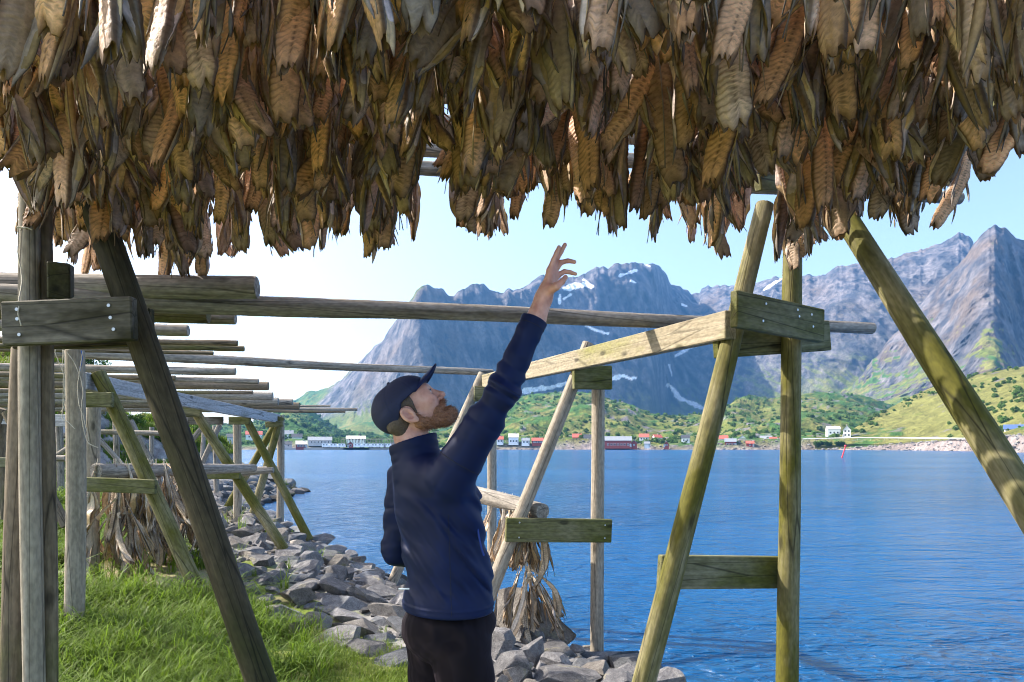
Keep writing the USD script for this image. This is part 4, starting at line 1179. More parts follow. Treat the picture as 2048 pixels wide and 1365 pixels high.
# the long left rack: frames carrying one beam
def lframe(label, post, Yp, top, base, leg, Yl, rp, rl, gus=None, low=None, extra=None):
    t = T('rack_frame', label, 'drying rack frame', P(post, base, Yp))
    pole(t, 'upright_post', P(post, top, Yp), P(post, base + 10, Yp), rp, rp * 1.06, WOOD_POST)
    (x0, y0), (x1, y1) = leg
    pole(t, 'leaning_leg', P(x0, y0, Yl), P(x1, y1, Yl - .05), rl, rl * 1.1, WOOD_OLIVE)
    if gus:
        (x0, x1, y0, y1, Y, h) = gus
        board(t, 'cross_board', P(x0, y0, Y), P(x1, y1, Y), h, .05, BOARD_OLIVE)
    if low:
        (x0, x1, y0, y1, Y, h) = low
        board(t, 'low_board', P(x0, y0, Y), P(x1, y1, Y), h, .05, BOARD_OLIVE)
    if extra:
        (x0, y0), (x1, y1), Y = extra
        pole(t, 'counter_leg', P(x0, y0, Y), P(x1, y1, Y), rl, rl * 1.1, WOOD_OLIVE)
    return t


t = T('post', 'single round post right of the double post, twine hanging at its top', 'post', P(150, 1275, 4.65))
pole(t, 'upright_post', P(149, 703, 4.65), P(150, 1285, 4.65), .060, .063, WOOD_POST)
lframe('nearest frame of the long left rack, low board holding the fish log', 186, 6.3, 800, 1185, ((196, 748), (392, 1172)), 6.05, .062, .062, (158, 226, 800, 800, 5.93, .13), (172, 312, 969, 974, 5.93, .125))
lframe('second frame of the long left rack, its leg footed on a flat boulder', 367, 9.3, 815, 1100, ((376, 800), (574, 1108)), 9.0, .06, .062, (345, 402, 824, 824, 8.88, .14), (398, 480, 947, 947, 8.88, .15))
lframe('third frame of the long left rack, standing among the stones', 474, 10.9, 838, 1078, ((483, 820), (619, 1080)), 10.7, .062, .060, (458, 501, 842, 842, 10.55, .12))
lframe('last frame of the long left rack, crossed legs beside the water', 561, 12.2, 832, 1060, ((562, 835), (500, 1045)), 12.0, .062, .062, (531, 566, 850, 848, 11.85, .1), None, ((548, 855), (438, 1043), 12.5))
p, q = P(166, 762, 5.95), P(556, 838, 12.1)
single('support_beam', board_mesh(frame(p, q)[1], .15, .07), BOARD_BLUE, 'silvery square support beam carrying the stacked rails of the long left rack', 'beam', smooth=20, M=frame(p, q)[0])
p, q = P(-60, 838, 10.5), P(150, 842, 10.2)
single('support_beam', board_mesh(frame(p, q)[1], .18, .07), BOARD_BLUE, 'grey beam at the far left behind the double post', 'beam', smooth=20, M=frame(p, q)[0])
p, q = P(330, 842, 11.3), P(446, 842, 11.3)
single('support_beam', board_mesh(frame(p, q)[1], .13, .06), BOARD_GREY, 'short grey beam under the rails between the second and third frame', 'beam', smooth=20, M=frame(p, q)[0])
t = T('rack_frame', 'frame at the far left edge, leaning leg behind the double post', 'drying rack frame', P(10, 1035, 8.4))
pole(t, 'upright_post', P(3, 850, 8.4), P(13, 1038, 8.4), .058, .06, WOOD_BROWN)
pole(t, 'leaning_leg', P(14, 825, 8.2), P(132, 1052, 8.2), .055, .06, WOOD_BROWN)
pole(t, 'leaning_leg', P(2, 818, 8.3), P(-90, 1052, 8.3), .055, .06, WOOD_BROWN)
board(t, 'low_board', P(-30, 926, 8.05), P(42, 924, 8.05), .12, .045, BOARD_OLIVE)
for px, top, base, Y, lab in [(303, 855, 930, 17, 'thin grey post far behind the low fish log'), (407, 865, 990, 18, 'thin grey post against the yellow grass of the rock slope')]:
    t = T('post', lab, 'post', P(px, base, Y))
    pole(t, 'upright_post', P(px, top, Y), P(px, base + 70, Y), .055, .06, WOOD_GREY)
for (x0, y0), (x1, y1), Y, lab in [((190, 870), (258, 945), 13, 'thin slanting brace left of the low fish bundle'), ((362, 905), (402, 858), 12, 'thin slanting brace beside the second frame'), ((-10, 914), (132, 917), 9.2, 'thin pale horizontal pole behind the double post'), ((104, 918), (136, 897), 11, 'short thin brace between the double post and the single post'),
                                   ((405, 945), (553, 938), 11.2, 'thin rail low between the third and last frame'), ((470, 948), (546, 941), 10.4, 'short thick pole nailed low on the third frame')]:
    log_thing('brace_pole', P(x0, y0, Y), P(x1, y1, Y), .045 if 'thick' not in lab else .06, .045, WOOD_GREY, lab)

# rails lying on the left rack and across the view (right end, thickness)
def rail(px1, py1, Y1, px0, py0, Y0, d0, d1, label, mat=None, group=None):
    log_thing('rail', P(px0, py0, Y0), P(px1, py1, Y1), d0 / 2, d1 / 2, mat or WOOD_GREY, label, 'rail pole', group, bend=.003)


rail(1743, 658, 5.2, -120, 588, 3.45, .125, .085, 'longest rail pole, crossing the whole view in front of the mountains')
rail(513, 577, 3.75, -260, 564, 3.55, .135, .125, 'thick log ending just right of the leaning dark leg, just below the fish')
rail(984, 746, 8.85, 30, 700, 6.7, .115, .085, 'long rail pole passing behind the man’s cap to the third right frame'.replace('’', "'"))
for px, py, th, d, lab in [(415, 630, 36, None, 'thick grey rail ending right below the big log'), (469, 637, 23, None, 'rail ending just beyond the thick grey rail'), (375, 661, 23, None, 'short rail with a bluish cut end below the thick grey rail'),
                           (474, 688, 12, None, 'upper of a close pair of thin rails above the long rail'), (487, 698, 11, None, 'lower of the close pair of thin rails above the long rail'), (425, 706, 8, None, 'thin rail just under the close pair'),
                           (470, 743, 15, None, 'topmost rail of the stack on the long left rack'), (350, 756, 10, None, 'short second rail of the stack with a thin stub end'), (516, 763, 11, None, 'third rail of the stack, slightly bent'),
                           (536, 772, 17, None, 'thick fourth rail of the stack'), (505, 786, 8, None, 'thin fifth rail of the stack'), (545, 793, 16, None, 'thick sixth rail of the stack'), (556, 803, 16, None, 'seventh rail of the stack with a broad end'),
                           (585, 805, 12, None, 'eighth rail of the stack, in shade'), (598, 812, 14, None, 'ninth rail of the stack with a pale end'), (660, 813, 5, None, 'thin pale rail sticking out over the water'), (714, 819, 6, None, 'longest thin rail of the stack, pointing at the man'), (690, 824, 5, None, 'lowest thin rail of the stack')]:
    Y = .80 * FPX / (HORIZON - py)
    y0 = Y * .93
    px0 = -340 if py < 720 else -260
    dd = th * Y / FPX
    left = P(px1 := px0, HORIZON - .80 * FPX / y0, y0)
    log_thing('rail', left, P(px, py, Y), dd / 2 * 1.15, dd / 2, WOOD_GREY if py % 2 else WOOD_BROWN, lab, 'rail pole', bend=.003)

# more posts and braces of the racks standing farther back on the left
for (x0, y0), (x1, y1), Y, r, lab in [((232, 838), (236, 1010), 14, .06, 'grey upright post far back, left of the leaning dark leg'), ((262, 842), (330, 985), 13.6, .055, 'slanting pole far back just left of the leaning dark leg'),
                                      ((118, 842), (122, 985), 12.5, .06, 'upright post far back between the double post and the single post'), ((30, 850), (100, 1000), 11.5, .055, 'slanting pole far back behind the double post'),
                                      ((440, 850), (380, 980), 14.5, .055, 'slanting pole crossing behind the second frame'), ((430, 852), (433, 985), 15, .055, 'thin upright post behind the third frame'), ((-20, 868), (140, 872), 12.8, .05, 'pole lying level far back at the left edge'),
                                      ((150, 862), (330, 868), 13.2, .05, 'pole lying level far back behind the leaning dark leg')]:
    log_thing('back_pole', P(x0, y0, Y), P(x1, y1, Y), r, r, WOOD_GREY, lab)

# low logs that carry fish
lowL0, lowL1 = P(192, 943, 6.15), P(508, 936, 8.4)
log_thing('low_log', lowL0, lowL1, .075, .05, WOOD_GREY, 'low weathered log with a dark round end carrying a bundle of fish on the left', 'log')
lowR0, lowR1 = P(1084, 1025, 5.95), P(976, 997, 6.6)
lowR1 = lowR0 + (lowR1 - lowR0) * 2.4
log_thing('low_log', lowR0, lowR1, .076, .085, WOOD_GREY, 'low pale log with a rotten end behind the man, carrying hanging fish', 'log')

# beams and rails over the viewer's head, under and through the fish
for p, q, lab in [((1.72, 4.2, 2.99), (2.75, .8, 2.99), 'overhead beam on the right carrying the fish rails'), ((-2.1, 4.4, 2.99), (-1.95, .9, 2.99), 'overhead beam on the left carrying the fish rails')]:
    p, q = np.array(p), np.array(q)
    single('overhead_beam', board_mesh(frame(p, q)[1], .13, .07), BOARD_OLIVE, lab, 'beam', smooth=20, M=frame(p, q)[0])
RAIL_DIR = np.array([math.cos(math.radians(8)), math.sin(math.radians(8)), 0])
RAIL_PERP = np.array([-RAIL_DIR[1], RAIL_DIR[0], 0])
ROWS = [1.40 + .275 * k for k in range(12)]
_ordn = ['first', 'second', 'third', 'fourth', 'fifth', 'sixth', 'seventh', 'eighth', 'ninth', 'tenth', 'eleventh', 'last']
RAIL_Z = 3.10
for k, y in enumerate(ROWS):
    c = np.array([0, y, RAIL_Z])
    log_thing('overhead_rail', c - RAIL_DIR * (.62 * y if k > 8 else 3.6), c + RAIL_DIR * (-.36 * y if k > 9 else .655 * y / .898 if k > 4 else 3.3), .042, .036, WOOD_GREY, f'{_ordn[k]} overhead rail counted from the viewer, hidden among hanging fish', 'rail pole', bend=.002)


# ---------------------------------------------------------------- dried fish
def fish_parts(seed, pale=0.0, slim=1.0, wild=1.0):
    """A split dried cod hung by its tail at the origin: ribbed flesh, and two thin curled belly flaps."""
    rg = np.random.default_rng(seed)
    L = .52 * (.9 + .2 * rg.random())
    W = .0305 * (.88 + .26 * rg.random()) * slim
    n, m = 190, 26
    t = np.linspace(0, 1, n)
    w = W * np.interp(t, [0, .02, .06, .12, .25, .45, .65, .82, .94, 1], [.62, .55, .32, .30, .58, .90, 1, .95, .84, .60])
    th = np.interp(t, [0, .07, .14, .3, .6, 1], [.10, .30, .60, .66, .62, .45])
    phi = np.arange(m) / m * 2 * np.pi
    bx_, by_ = .042 * wild * rg.normal(), .045 * wild * rg.normal()
    cx = bx_ * np.sin(np.pi * t * .9) + .030 * wild * rg.normal() * t ** 2
    cy = by_ * t ** 2 + .012 * rg.normal() * np.sin(np.pi * t)
    tw = np.radians(48 * rg.normal()) * t
    X = np.cos(phi)[None] * w[:, None]
    s = np.sin(phi)
    Yv = -np.sign(s)[None] * (np.abs(s)[None] ** .8) * (w * th)[:, None]
    xr = X / (w[:, None] + 1e-9)
    mask = (smooth01(t, .10, .2) * (1 - smooth01(t, .93, 1)))[:, None]
    k = 29 + 6 * rg.random()
    off = rg.uniform(-.28, .28)
    ph = 2 * np.pi * (k * t[:, None] * (1 + .12 * t[:, None]) - 1.25 * np.abs(xr - off) ** 1.1) + 1.6 * (meshkit.noise(np.stack([np.broadcast_to(t[:, None] * 9, X.shape), xr * 2 + seed, xr * 0], -1), seed + 2) - .5)
    rib = np.sin(ph) + .35 * np.sin(2 * ph)
    disp = .0015 * rib * mask * (1 - np.abs(xr) ** 6)
    groove = -.0050 * np.exp(-((xr - off) / .12) ** 2) * mask + .006 * smooth01(np.abs(xr), .70, .90) * (.3 + meshkit.noise(np.stack([np.broadcast_to(t[:, None] * 7, X.shape), np.sign(xr) + seed, xr * 0], -1), seed))
    nz = meshkit.fbm(np.stack([X * 30, Yv * 30, np.broadcast_to(t[:, None] * 14, X.shape) + seed], -1), 3, seed) - .5
    R = 1 + (disp + groove + (.011 * nz)) / (w[:, None] * .7 + .004)
    X, Yv = X * R, Yv * R
    Z = np.broadcast_to(-L * t[:, None], X.shape).copy()
    jag = meshkit.noise(np.stack([np.cos(phi) * 2.2 + seed, np.sin(phi) * 2.2, phi * 0], -1), seed)
    Z -= (smooth01(t, .86, 1)[:, None]) * (jag[None] - .35) * .045
    ct, st = np.cos(tw)[:, None], np.sin(tw)[:, None]
    Xw, Yw = X * ct - Yv * st + cx[:, None], X * st + Yv * ct + cy[:, None]
    v = np.stack([Xw, Yw, Z], -1).reshape(-1, 3)
    i, j = np.meshgrid(np.arange(n - 1), np.arange(m), indexing='ij')
    q = np.stack([i * m + j, i * m + (j + 1) % m, (i + 1) * m + (j + 1) % m, (i + 1) * m + j], -1).reshape(-1, 4)
    f = np.vstack([q[:, [0, 2, 1]], q[:, [0, 3, 2]]])
    v = np.vstack([v, [cx[0], cy[0], 0], [cx[-1], cy[-1], -L * .965]])
    kk = np.arange(m)
    f = np.vstack([f, np.stack([np.full(m, n * m), kk, (kk + 1) % m], 1), np.stack([np.full(m, n * m + 1), (n - 1) * m + (kk + 1) % m, (n - 1) * m + kk], 1)])
    # the flesh itself: brown ochre, ribs alternating, black specks along the spine, dark dry edges, greyer behind
    base = np.array([(.80, .475, .27), (.74, .45, .29), (.80, .43, .22), (.74, .53, .39)][seed % 4]) * (.85 + .35 * rg.random()); dark = np.array([.11, .055, .02]); grey = np.array([.30, .25, .20])
    if pale:
        base = base * (1 - pale) + np.array([.66, .54, .39]) * pale; grey = grey * (1 - pale) + np.array([.58, .51, .43]) * pale
    C = np.broadcast_to(base, (n, m, 3)).copy()
    blot = smooth01(meshkit.fbm(np.stack([X * 22, Yv * 22, np.broadcast_to(t[:, None] * 9, X.shape) + seed * 3], -1), 4, seed + 1), .44, .66)
    C = lerp(C, base * np.array([.55, .5, .45]), blot * .55)
    C = lerp(C, dark, smooth01(-rib, .2, .9) * mask * (.18 + .30 * smooth01(nz, -.12, .12)))
    C = lerp(C, dark * .6, np.exp(-((np.abs(xr - off) - .15) / .06) ** 2) * (np.sin(ph) > .2) * mask * .75)
    C = lerp(C, dark * .5, smooth01(np.abs(xr), .80, .97) * .85 * np.ones((n, 1)))
    back = (np.sin(phi) < -.15)[None] * np.ones((n, 1))
    C = lerp(C, grey * (.7 + .6 * jag[None, :, None]), back * .75)
    C = lerp(C, dark, smooth01(t, .95, 1)[:, None] * np.ones((1, m)) * .7)
    C = np.vstack([C.reshape(-1, 3), base[None] * .4, dark[None] * .5])
    out = [('flesh', trimesh.Trimesh(v, f, process=False), C)]
    for sgn in (-1, 1):
        r0, r1 = .30 + .12 * rg.random(), .90 + .10 * rg.random()
        nt, nc = 46, 8
        a = np.linspace(r0, r1, nt)
        tt = np.linspace(0, 1, nt)
        fw = (.020 + .034 * rg.random() ** 1.4) * (1 + .5 * (wild - 1)) * np.sin(np.pi * np.clip(tt * .93 + .05, 0, 1)) ** .7 * (.75 + .5 * meshkit.noise(np.stack([tt * 6 + seed, tt * 0, tt * 0 + sgn], -1), seed))
        ang0 = np.radians(rg.uniform(25, 135)) + .6 * (meshkit.noise(np.stack([tt * 4 + seed, tt * 0 + sgn * 3, tt * 0], -1), seed + 3) - .5)
        curl = rg.uniform(-22, 16)
        wi, ci, cyi, twi, thi = (np.interp(a, t, x) for x in (w, cx, cy, tw, th))
        V = np.zeros((nt, nc, 3))
        px_ = sgn * wi * .93; py_ = np.zeros(nt)
        for c in range(nc):
            u = c / (nc - 1)
            if c:
                A = ang0 + curl * fw * u + .35 * np.sin(tt * 9 + seed + 3 * u)
                px_ = px_ + sgn * np.cos(A) * fw / (nc - 1); py_ = py_ + np.sin(A) * fw / (nc - 1)
            V[:, c, 0] = px_ * np.cos(twi) - py_ * np.sin(twi) + ci
            V[:, c, 1] = px_ * np.sin(twi) + py_ * np.cos(twi) + cyi
            V[:, c, 2] = -L * a - .035 * u * tt ** 1.5 * (.6 + rg.random() * .3) + .006 * np.sin(tt * 23 + 5 * u + seed)
        th_ = .0016
        N = normals_of(V)
        V2 = np.concatenate([V + N * th_, (V - N * th_)[:, ::-1]], 1)
        mm = 2 * nc
        i, j = np.meshgrid(np.arange(nt - 1), np.arange(mm), indexing='ij')
        q = np.stack([i * mm + j, i * mm + (j + 1) % mm, (i + 1) * mm + (j + 1) % mm, (i + 1) * mm + j], -1).reshape(-1, 4)
        f = np.vstack([q[:, [0, 1, 2]], q[:, [0, 2, 3]]])
        skin = np.array([.50, .395, .345]) * (.8 + .5 * rg.random()); inner = np.array([.50, .35, .19])
        if pale:
            skin = skin * (1 - pale) + np.array([.66, .50, .33]) * pale
        uu = np.linspace(0, 1, nc)
        Cf = np.concatenate([np.broadcast_to(skin, (nt, nc, 3)), np.broadcast_to(inner, (nt, nc, 3))[:, ::-1]], 1)
        ed = np.concatenate([uu, uu[::-1]])[None] * np.ones((nt, 1))
        streak = meshkit.fbm(np.stack([ed * 9, np.broadcast_to(tt[:, None] * 2.5, ed.shape), ed * 0 + seed], -1), 4, seed + 9)
        Cf = Cf * (.45 + 1.1 * streak[..., None])
        Cf = lerp(Cf, np.array([.05, .03, .018]), smooth01(ed, .82, 1.0) * .75)
        out.append(('belly_flap', trimesh.Trimesh(V2.reshape(-1, 3), f, process=False), Cf.reshape(-1, 3)))
    # thin strips of skin and fin that dangle beside the flesh
    V_, F_, C_ = [], [], []
    for q_ in range(4):
        sgn = 1 if rg.random() < .5 else -1
        t0 = rg.uniform(.3, .7); ln = rg.uniform(.5, .95) * (1.08 - t0) * L
        nt = 22; u = np.linspace(0, 1, nt)
        w0 = np.interp(t0, t, w); x0 = np.interp(t0, t, cx) + sgn * w0 * rg.uniform(.5, 1); y0 = np.interp(t0, t, cy) - .008 * rg.uniform(-1, 1.6)
        xs = x0 + sgn * (.02 * rg.random() * np.sin(u * 2.6) + .012 * rg.normal() * u); ys = y0 + .03 * rg.normal() * u ** 1.5
        zs = -L * t0 - ln * u
        wd = (.004 + .009 * rg.random()) * np.sin(np.pi * np.clip(.12 + .86 * u, 0, 1)) ** .8
        a = rg.random() * 6.28 + 4 * rg.normal() * u
        sd = np.stack([np.cos(a), np.sin(a), u * 0], -1); nn = np.stack([-np.sin(a), np.cos(a), u * 0], -1)
        c = np.stack([xs, ys, zs], -1)
        ring = np.stack([c - sd * wd[:, None], c + nn * .0018, c + sd * wd[:, None], c - nn * .0018], 1)
        o = sum(len(x) for x in V_)
        V_.append(ring.reshape(-1, 3))
        i, j = np.meshgrid(np.arange(nt - 1), np.arange(4), indexing='ij')
        q = np.stack([i * 4 + j, i * 4 + (j + 1) % 4, (i + 1) * 4 + (j + 1) % 4, (i + 1) * 4 + j], -1).reshape(-1, 4) + o
        F_ += [q[:, [0, 1, 2]], q[:, [0, 2, 3]]]
        col = (np.array([.40, .33, .28]) if rg.random() < .6 else np.array([.52, .36, .2])) * rg.uniform(.5, 1.1)
        C_.append(np.broadcast_to(col, (nt * 4, 3)) * np.repeat(1 - .6 * u ** 3, 4)[:, None])
    out.append(('skin_strip', trimesh.Trimesh(np.vstack(V_), np.vstack(F_), process=False), np.vstack(C_)))
    return out, L


FISH = tinted('dried_fish', 55, .34, .62, .55, .006, .04, random=.36, spec=.3)
fish_cls, fish_merged, fish_len = [], [], []
for k in range(20):
    pale = 0.0 if k < 14 else .9
    parts, L = fish_parts(900 + k, pale, 1.0 if k < 14 else .72, 1.0 if k < 14 else 2.2)
    c = T('dried_fish_pattern', None, None, cls=True)
    for nm, m, C in parts:
        put(c, nm, m, FISH, True, tint=C)
    put(c, 'tail_twine', trimesh.util.concatenate([tube([[.013 * math.cos(a), .009 * math.sin(a), -.055 + .003 * (a / 6.28)] for a in np.linspace(0, 18, 40)], .0022, 4), tube([[0, 0, -.05], [.004, .006, .0], [0, .0, .045]], .002, 4)]), TWINE, True)
    fish_cls.append(c); fish_len.append(L)
    fish_merged.append((trimesh.util.concatenate([m for _, m, _ in parts]), np.vstack([C for _, _, C in parts])))

# how low the fish hang across the view (the lower outline of the mass)
low = curve([(-200, 300), (0, 345), (25, 430), (60, 445), (100, 500), (150, 560), (220, 580), (320, 575), (400, 545), (470, 553), (520, 510), (580, 520), (650, 540), (690, 510), (760, 512), (825, 495), (865, 400), (905, 372), (940, 470), (1000, 520), (1045, 415), (1085, 440), (1130, 458), (1170, 405), (1230, 500), (1290, 450), (1380, 490), (1450, 515), (1495, 420), (1540, 380), (1600, 538), (1650, 530), (1695, 460), (1740, 420), (1790, 470), (1880, 475), (1905, 440), (1960, 375), (2000, 368), (2060, 240), (2300, 150)])
_rg = np.random.default_rng(5)
cand = []
for k, y in enumerate(ROWS):
    s = -3.3
    while s < 3.6:
        s += (.031 if k < 6 else .038 if k < 8 else .052) * (.55 + .9 * _rg.random())
        if k > 2 and meshkit.noise(np.array([s * 3.4, k * 5.3, 1.7]), 8) < (.20 if k < 6 else .33 if k < 8 else .38):      # fish hang in bunches with gaps between
            continue
        side = 1 if _rg.random() < .5 else -1
        p = np.array([0, y, RAIL_Z + .02]) + RAIL_DIR * s + RAIL_PERP * side * (.035 + .05 * _rg.random())
        p[2] -= .10 * _rg.random() ** 2
        kind = int(_rg.integers(14)); sc = .80 + .42 * _rg.random()
        yaw = _rg.normal() * 34 if _rg.random() < .72 else 180 + _rg.normal() * 50
        lean, pitch = _rg.normal() * (16 if k < 6 else 11), side * 4 + _rg.normal() * 7
        L = fish_len[kind] * sc
        end = p - np.array([0, 0, L]) + np.array([math.tan(math.radians(lean)) * -L, 0, 0])
        px, py = CX + end[0] / end[1] * FPX, HORIZON - (end[2] - CAM_Z) / end[1] * FPX
        ptop = HORIZON - (p[2] - CAM_Z) / p[1] * FPX
        if k > 9 and px > 500:
            continue
        if py < -15 or px < -140 or px > 2190 or py > low(px) - 4 or ptop > low(px):
            continue
        M = _tr(p) @ rot([0, 1, 0], lean) @ rot([1, 0, 0], pitch) @ rot([0, 0, 1], yaw) @ np.diag([sc * (.95 + .2 * _rg.random()), sc, sc, 1])
        cand.append((M, kind, k, p, end, L))
# which of them show most: painted from far to near at quarter size
ids = np.full((342, 512), -1)
for i in sorted(range(len(cand)), key=lambda i: -cand[i][3][1]):
    _, _, _, p, e, L = cand[i]
    for u in np.linspace(.12, 1, 24):
        c = p + (e - p) * u
        hw = .045 * np.interp(u, [.1, .3, .6, 1], [.35, .7, 1, .75]) / c[1] * FPX / 4
        x, y = (CX + c[0] / c[1] * FPX) / 4, (HORIZON - (c[2] - CAM_Z) / c[1] * FPX) / 4
        hy = max(1, L / 24 / c[1] * FPX / 8)
        x0, x1, y0, y1 = int(max(0, x - hw)), int(max(0, x + hw)), int(max(0, y - hy)), int(max(0, y + hy + 1))
        ids[y0:y1, x0:x1] = i
cnt = np.bincount(ids[ids >= 0], minlength=len(cand))
order = np.argsort(-cnt)
FL = ['large split dried cod close overhead in the nearest rows', 'split dried cod in the middle overhead rows', 'split dried cod in the farthest overhead rows']
for i in order[:300]:
    if cnt[i] < 4:
        continue
    M, kind, row, p, e, L = cand[i]
    g = 0 if row < 3 else 1 if row < 6 else 2
    x = CX + e[0] / e[1] * FPX
    h = ['left', 'middle', 'right'][int(np.clip(x / 683, 0, 2))]
    copy_of(fish_cls[kind], 'dried_fish', f'{FL[g]}, {h} third of the view', 'dried fish', M, f"dried fish in the {['nearest', 'middle', 'farthest'][g]} overhead rows, {h} third")


def stuff_from(name, items, label, cat):
    tr = [trimesh.transformations.decompose_matrix(M) for M, _ in items]
    q = [trimesh.transformations.quaternion_from_euler(*t[2]) for t in tr]
    scatter(name, fish_merged, [FISH] * len(fish_merged), [k for _, k in items], [t[3] for t in tr], q, [t[0] for t in tr], label, cat)


stuff_from('dried_fish_mass', [(cand[i][0], cand[i][1]) for i in order[300:]], 'further dried fish half hidden inside the hanging mass', 'dried fish')

# bundles on the low logs
_rg = np.random.default_rng(15)


def low_fish(p, sc, label, group, lean=None, yaw=None, pitch=None):
    M = _tr(p) @ rot([0, 1, 0], _rg.normal() * 15 if lean is None else lean) @ rot([1, 0, 0], _rg.normal() * 14 if pitch is None else pitch) @ rot([0, 0, 1], _rg.random() * 360 if yaw is None else yaw) @ np.diag([sc * 1.1, sc * 1.1, sc * 1.15, 1])
    copy_of(fish_cls[int(_rg.integers(14, 20))], 'pale_dried_fish', label, 'dried fish', M, group)


ax = (lowL1 - lowL0) / np.linalg.norm(lowL1 - lowL0)
for k in range(74):
    s = .14 + 1.05 * _rg.random()
    tier = _rg.random() < .4
    p = lowL0 + ax * s + np.array([_rg.normal() * .05, (_rg.random() - .5) * .40, .06 - (.30 + .16 * _rg.random()) * tier])
    low_fish(p, .85 + .3 * _rg.random(), 'thin pale dried fish in the bundle on the low left log', 'pale fish on the low left log')
ax = (lowR1 - lowR0) / np.linalg.norm(lowR1 - lowR0)
for k in range(26):
    s = .12 + .62 * _rg.random()
    p = lowR0 + ax * s + np.array([0, (_rg.random() - .5) * .2, .06 - .12 * _rg.random()])
    low_fish(p, .85 + .25 * _rg.random(), 'thin pale dried fish in the bunch on the low log behind the man', 'pale fish on the low log behind the man')
knot = P(1052, 1142, 6.0)
for k in range(14):
    low_fish(knot + _rg.normal(size=3) * [.04, .05, .03], .78 + .2 * _rg.random(), 'pale dried fish in the lowest bunch hanging in front of the tan boulder', 'pale fish in the lowest bunch', lean=_rg.normal() * 13, pitch=_rg.normal() * 11)
single('hanging_twine', trimesh.util.concatenate([tube([P(1040, 1030, 6.05), P(1046, 1090, 6.0), knot], .004, 5), tube([P(1062, 1030, 6.0), P(1057, 1090, 6.0), knot], .004, 5)]), TWINE, 'twine holding the lowest bunch of fish under the low log', 'twine', smooth=True)
# a pinkish cod head folded over the rail, top centre
# twine ends
def twine(label, pts, r=.0024, mat=None, name='twine'):
    a = np.array([P(*p) for p in pts])
    t = np.linspace(0, 1, len(a)); tt = np.linspace(0, 1, 40)
    c = np.stack([PchipInterpolator(t, a[:, k])(tt) for k in range(3)], 1)
    c += .004 * (meshkit.noise(np.stack([tt * 14, tt * 0 + len(a), tt * 0 + a[0, 0] * 31], -1), 5)[:, None] - .5)
    single(name, tube(c, r, 5), mat or TWINE, label, 'twine', smooth=True)


twine('cord hanging down the front of the double post and the nailed board', [(37, 452, 2.86), (36, 500, 2.86), (43, 540, 2.86), (40, 590, 2.80), (37, 630, 2.765), (43, 652, 2.765)], .0026)
twine('knotted twine end at the top of the double post', [(35, 455, 2.85), (52, 456, 2.85), (64, 460, 2.86)], .003)
twine('frayed twine strand hanging left of the single post', [(110, 700, 4.4), (116, 722, 4.4), (127, 750, 4.4), (126, 800, 4.4), (132, 825, 4.4)])
twine('second frayed twine strand left of the single post, ending in a tuft', [(125, 700, 4.42), (127, 760, 4.42), (131, 800, 4.42), (121, 825, 4.42)])
twine('long twine swinging from the strands to the front of the single post', [(128, 700, 4.4), (130, 770, 4.4), (124, 835, 4.4), (136, 845, 4.4), (150, 858, 4.4)])
twine('twine hanging down the right side of the single post', [(165, 703, 4.55), (160, 742, 4.55), (155, 780, 4.55), (160, 815, 4.55), (170, 845, 4.55), (178, 882, 4.55)])
twine('longest twine on the single post, swinging right at its lower end', [(134, 706, 4.55), (158, 747, 4.55), (166, 785, 4.55), (163, 818, 4.55), (170, 870, 4.55), (176, 885, 4.55), (196, 896, 4.55)])
twine('blue twine knot at the top of the single post', [(162, 702, 4.57), (165, 712, 4.57), (163, 726, 4.57), (160, 742, 4.57)], .004, BLUE_TWINE)

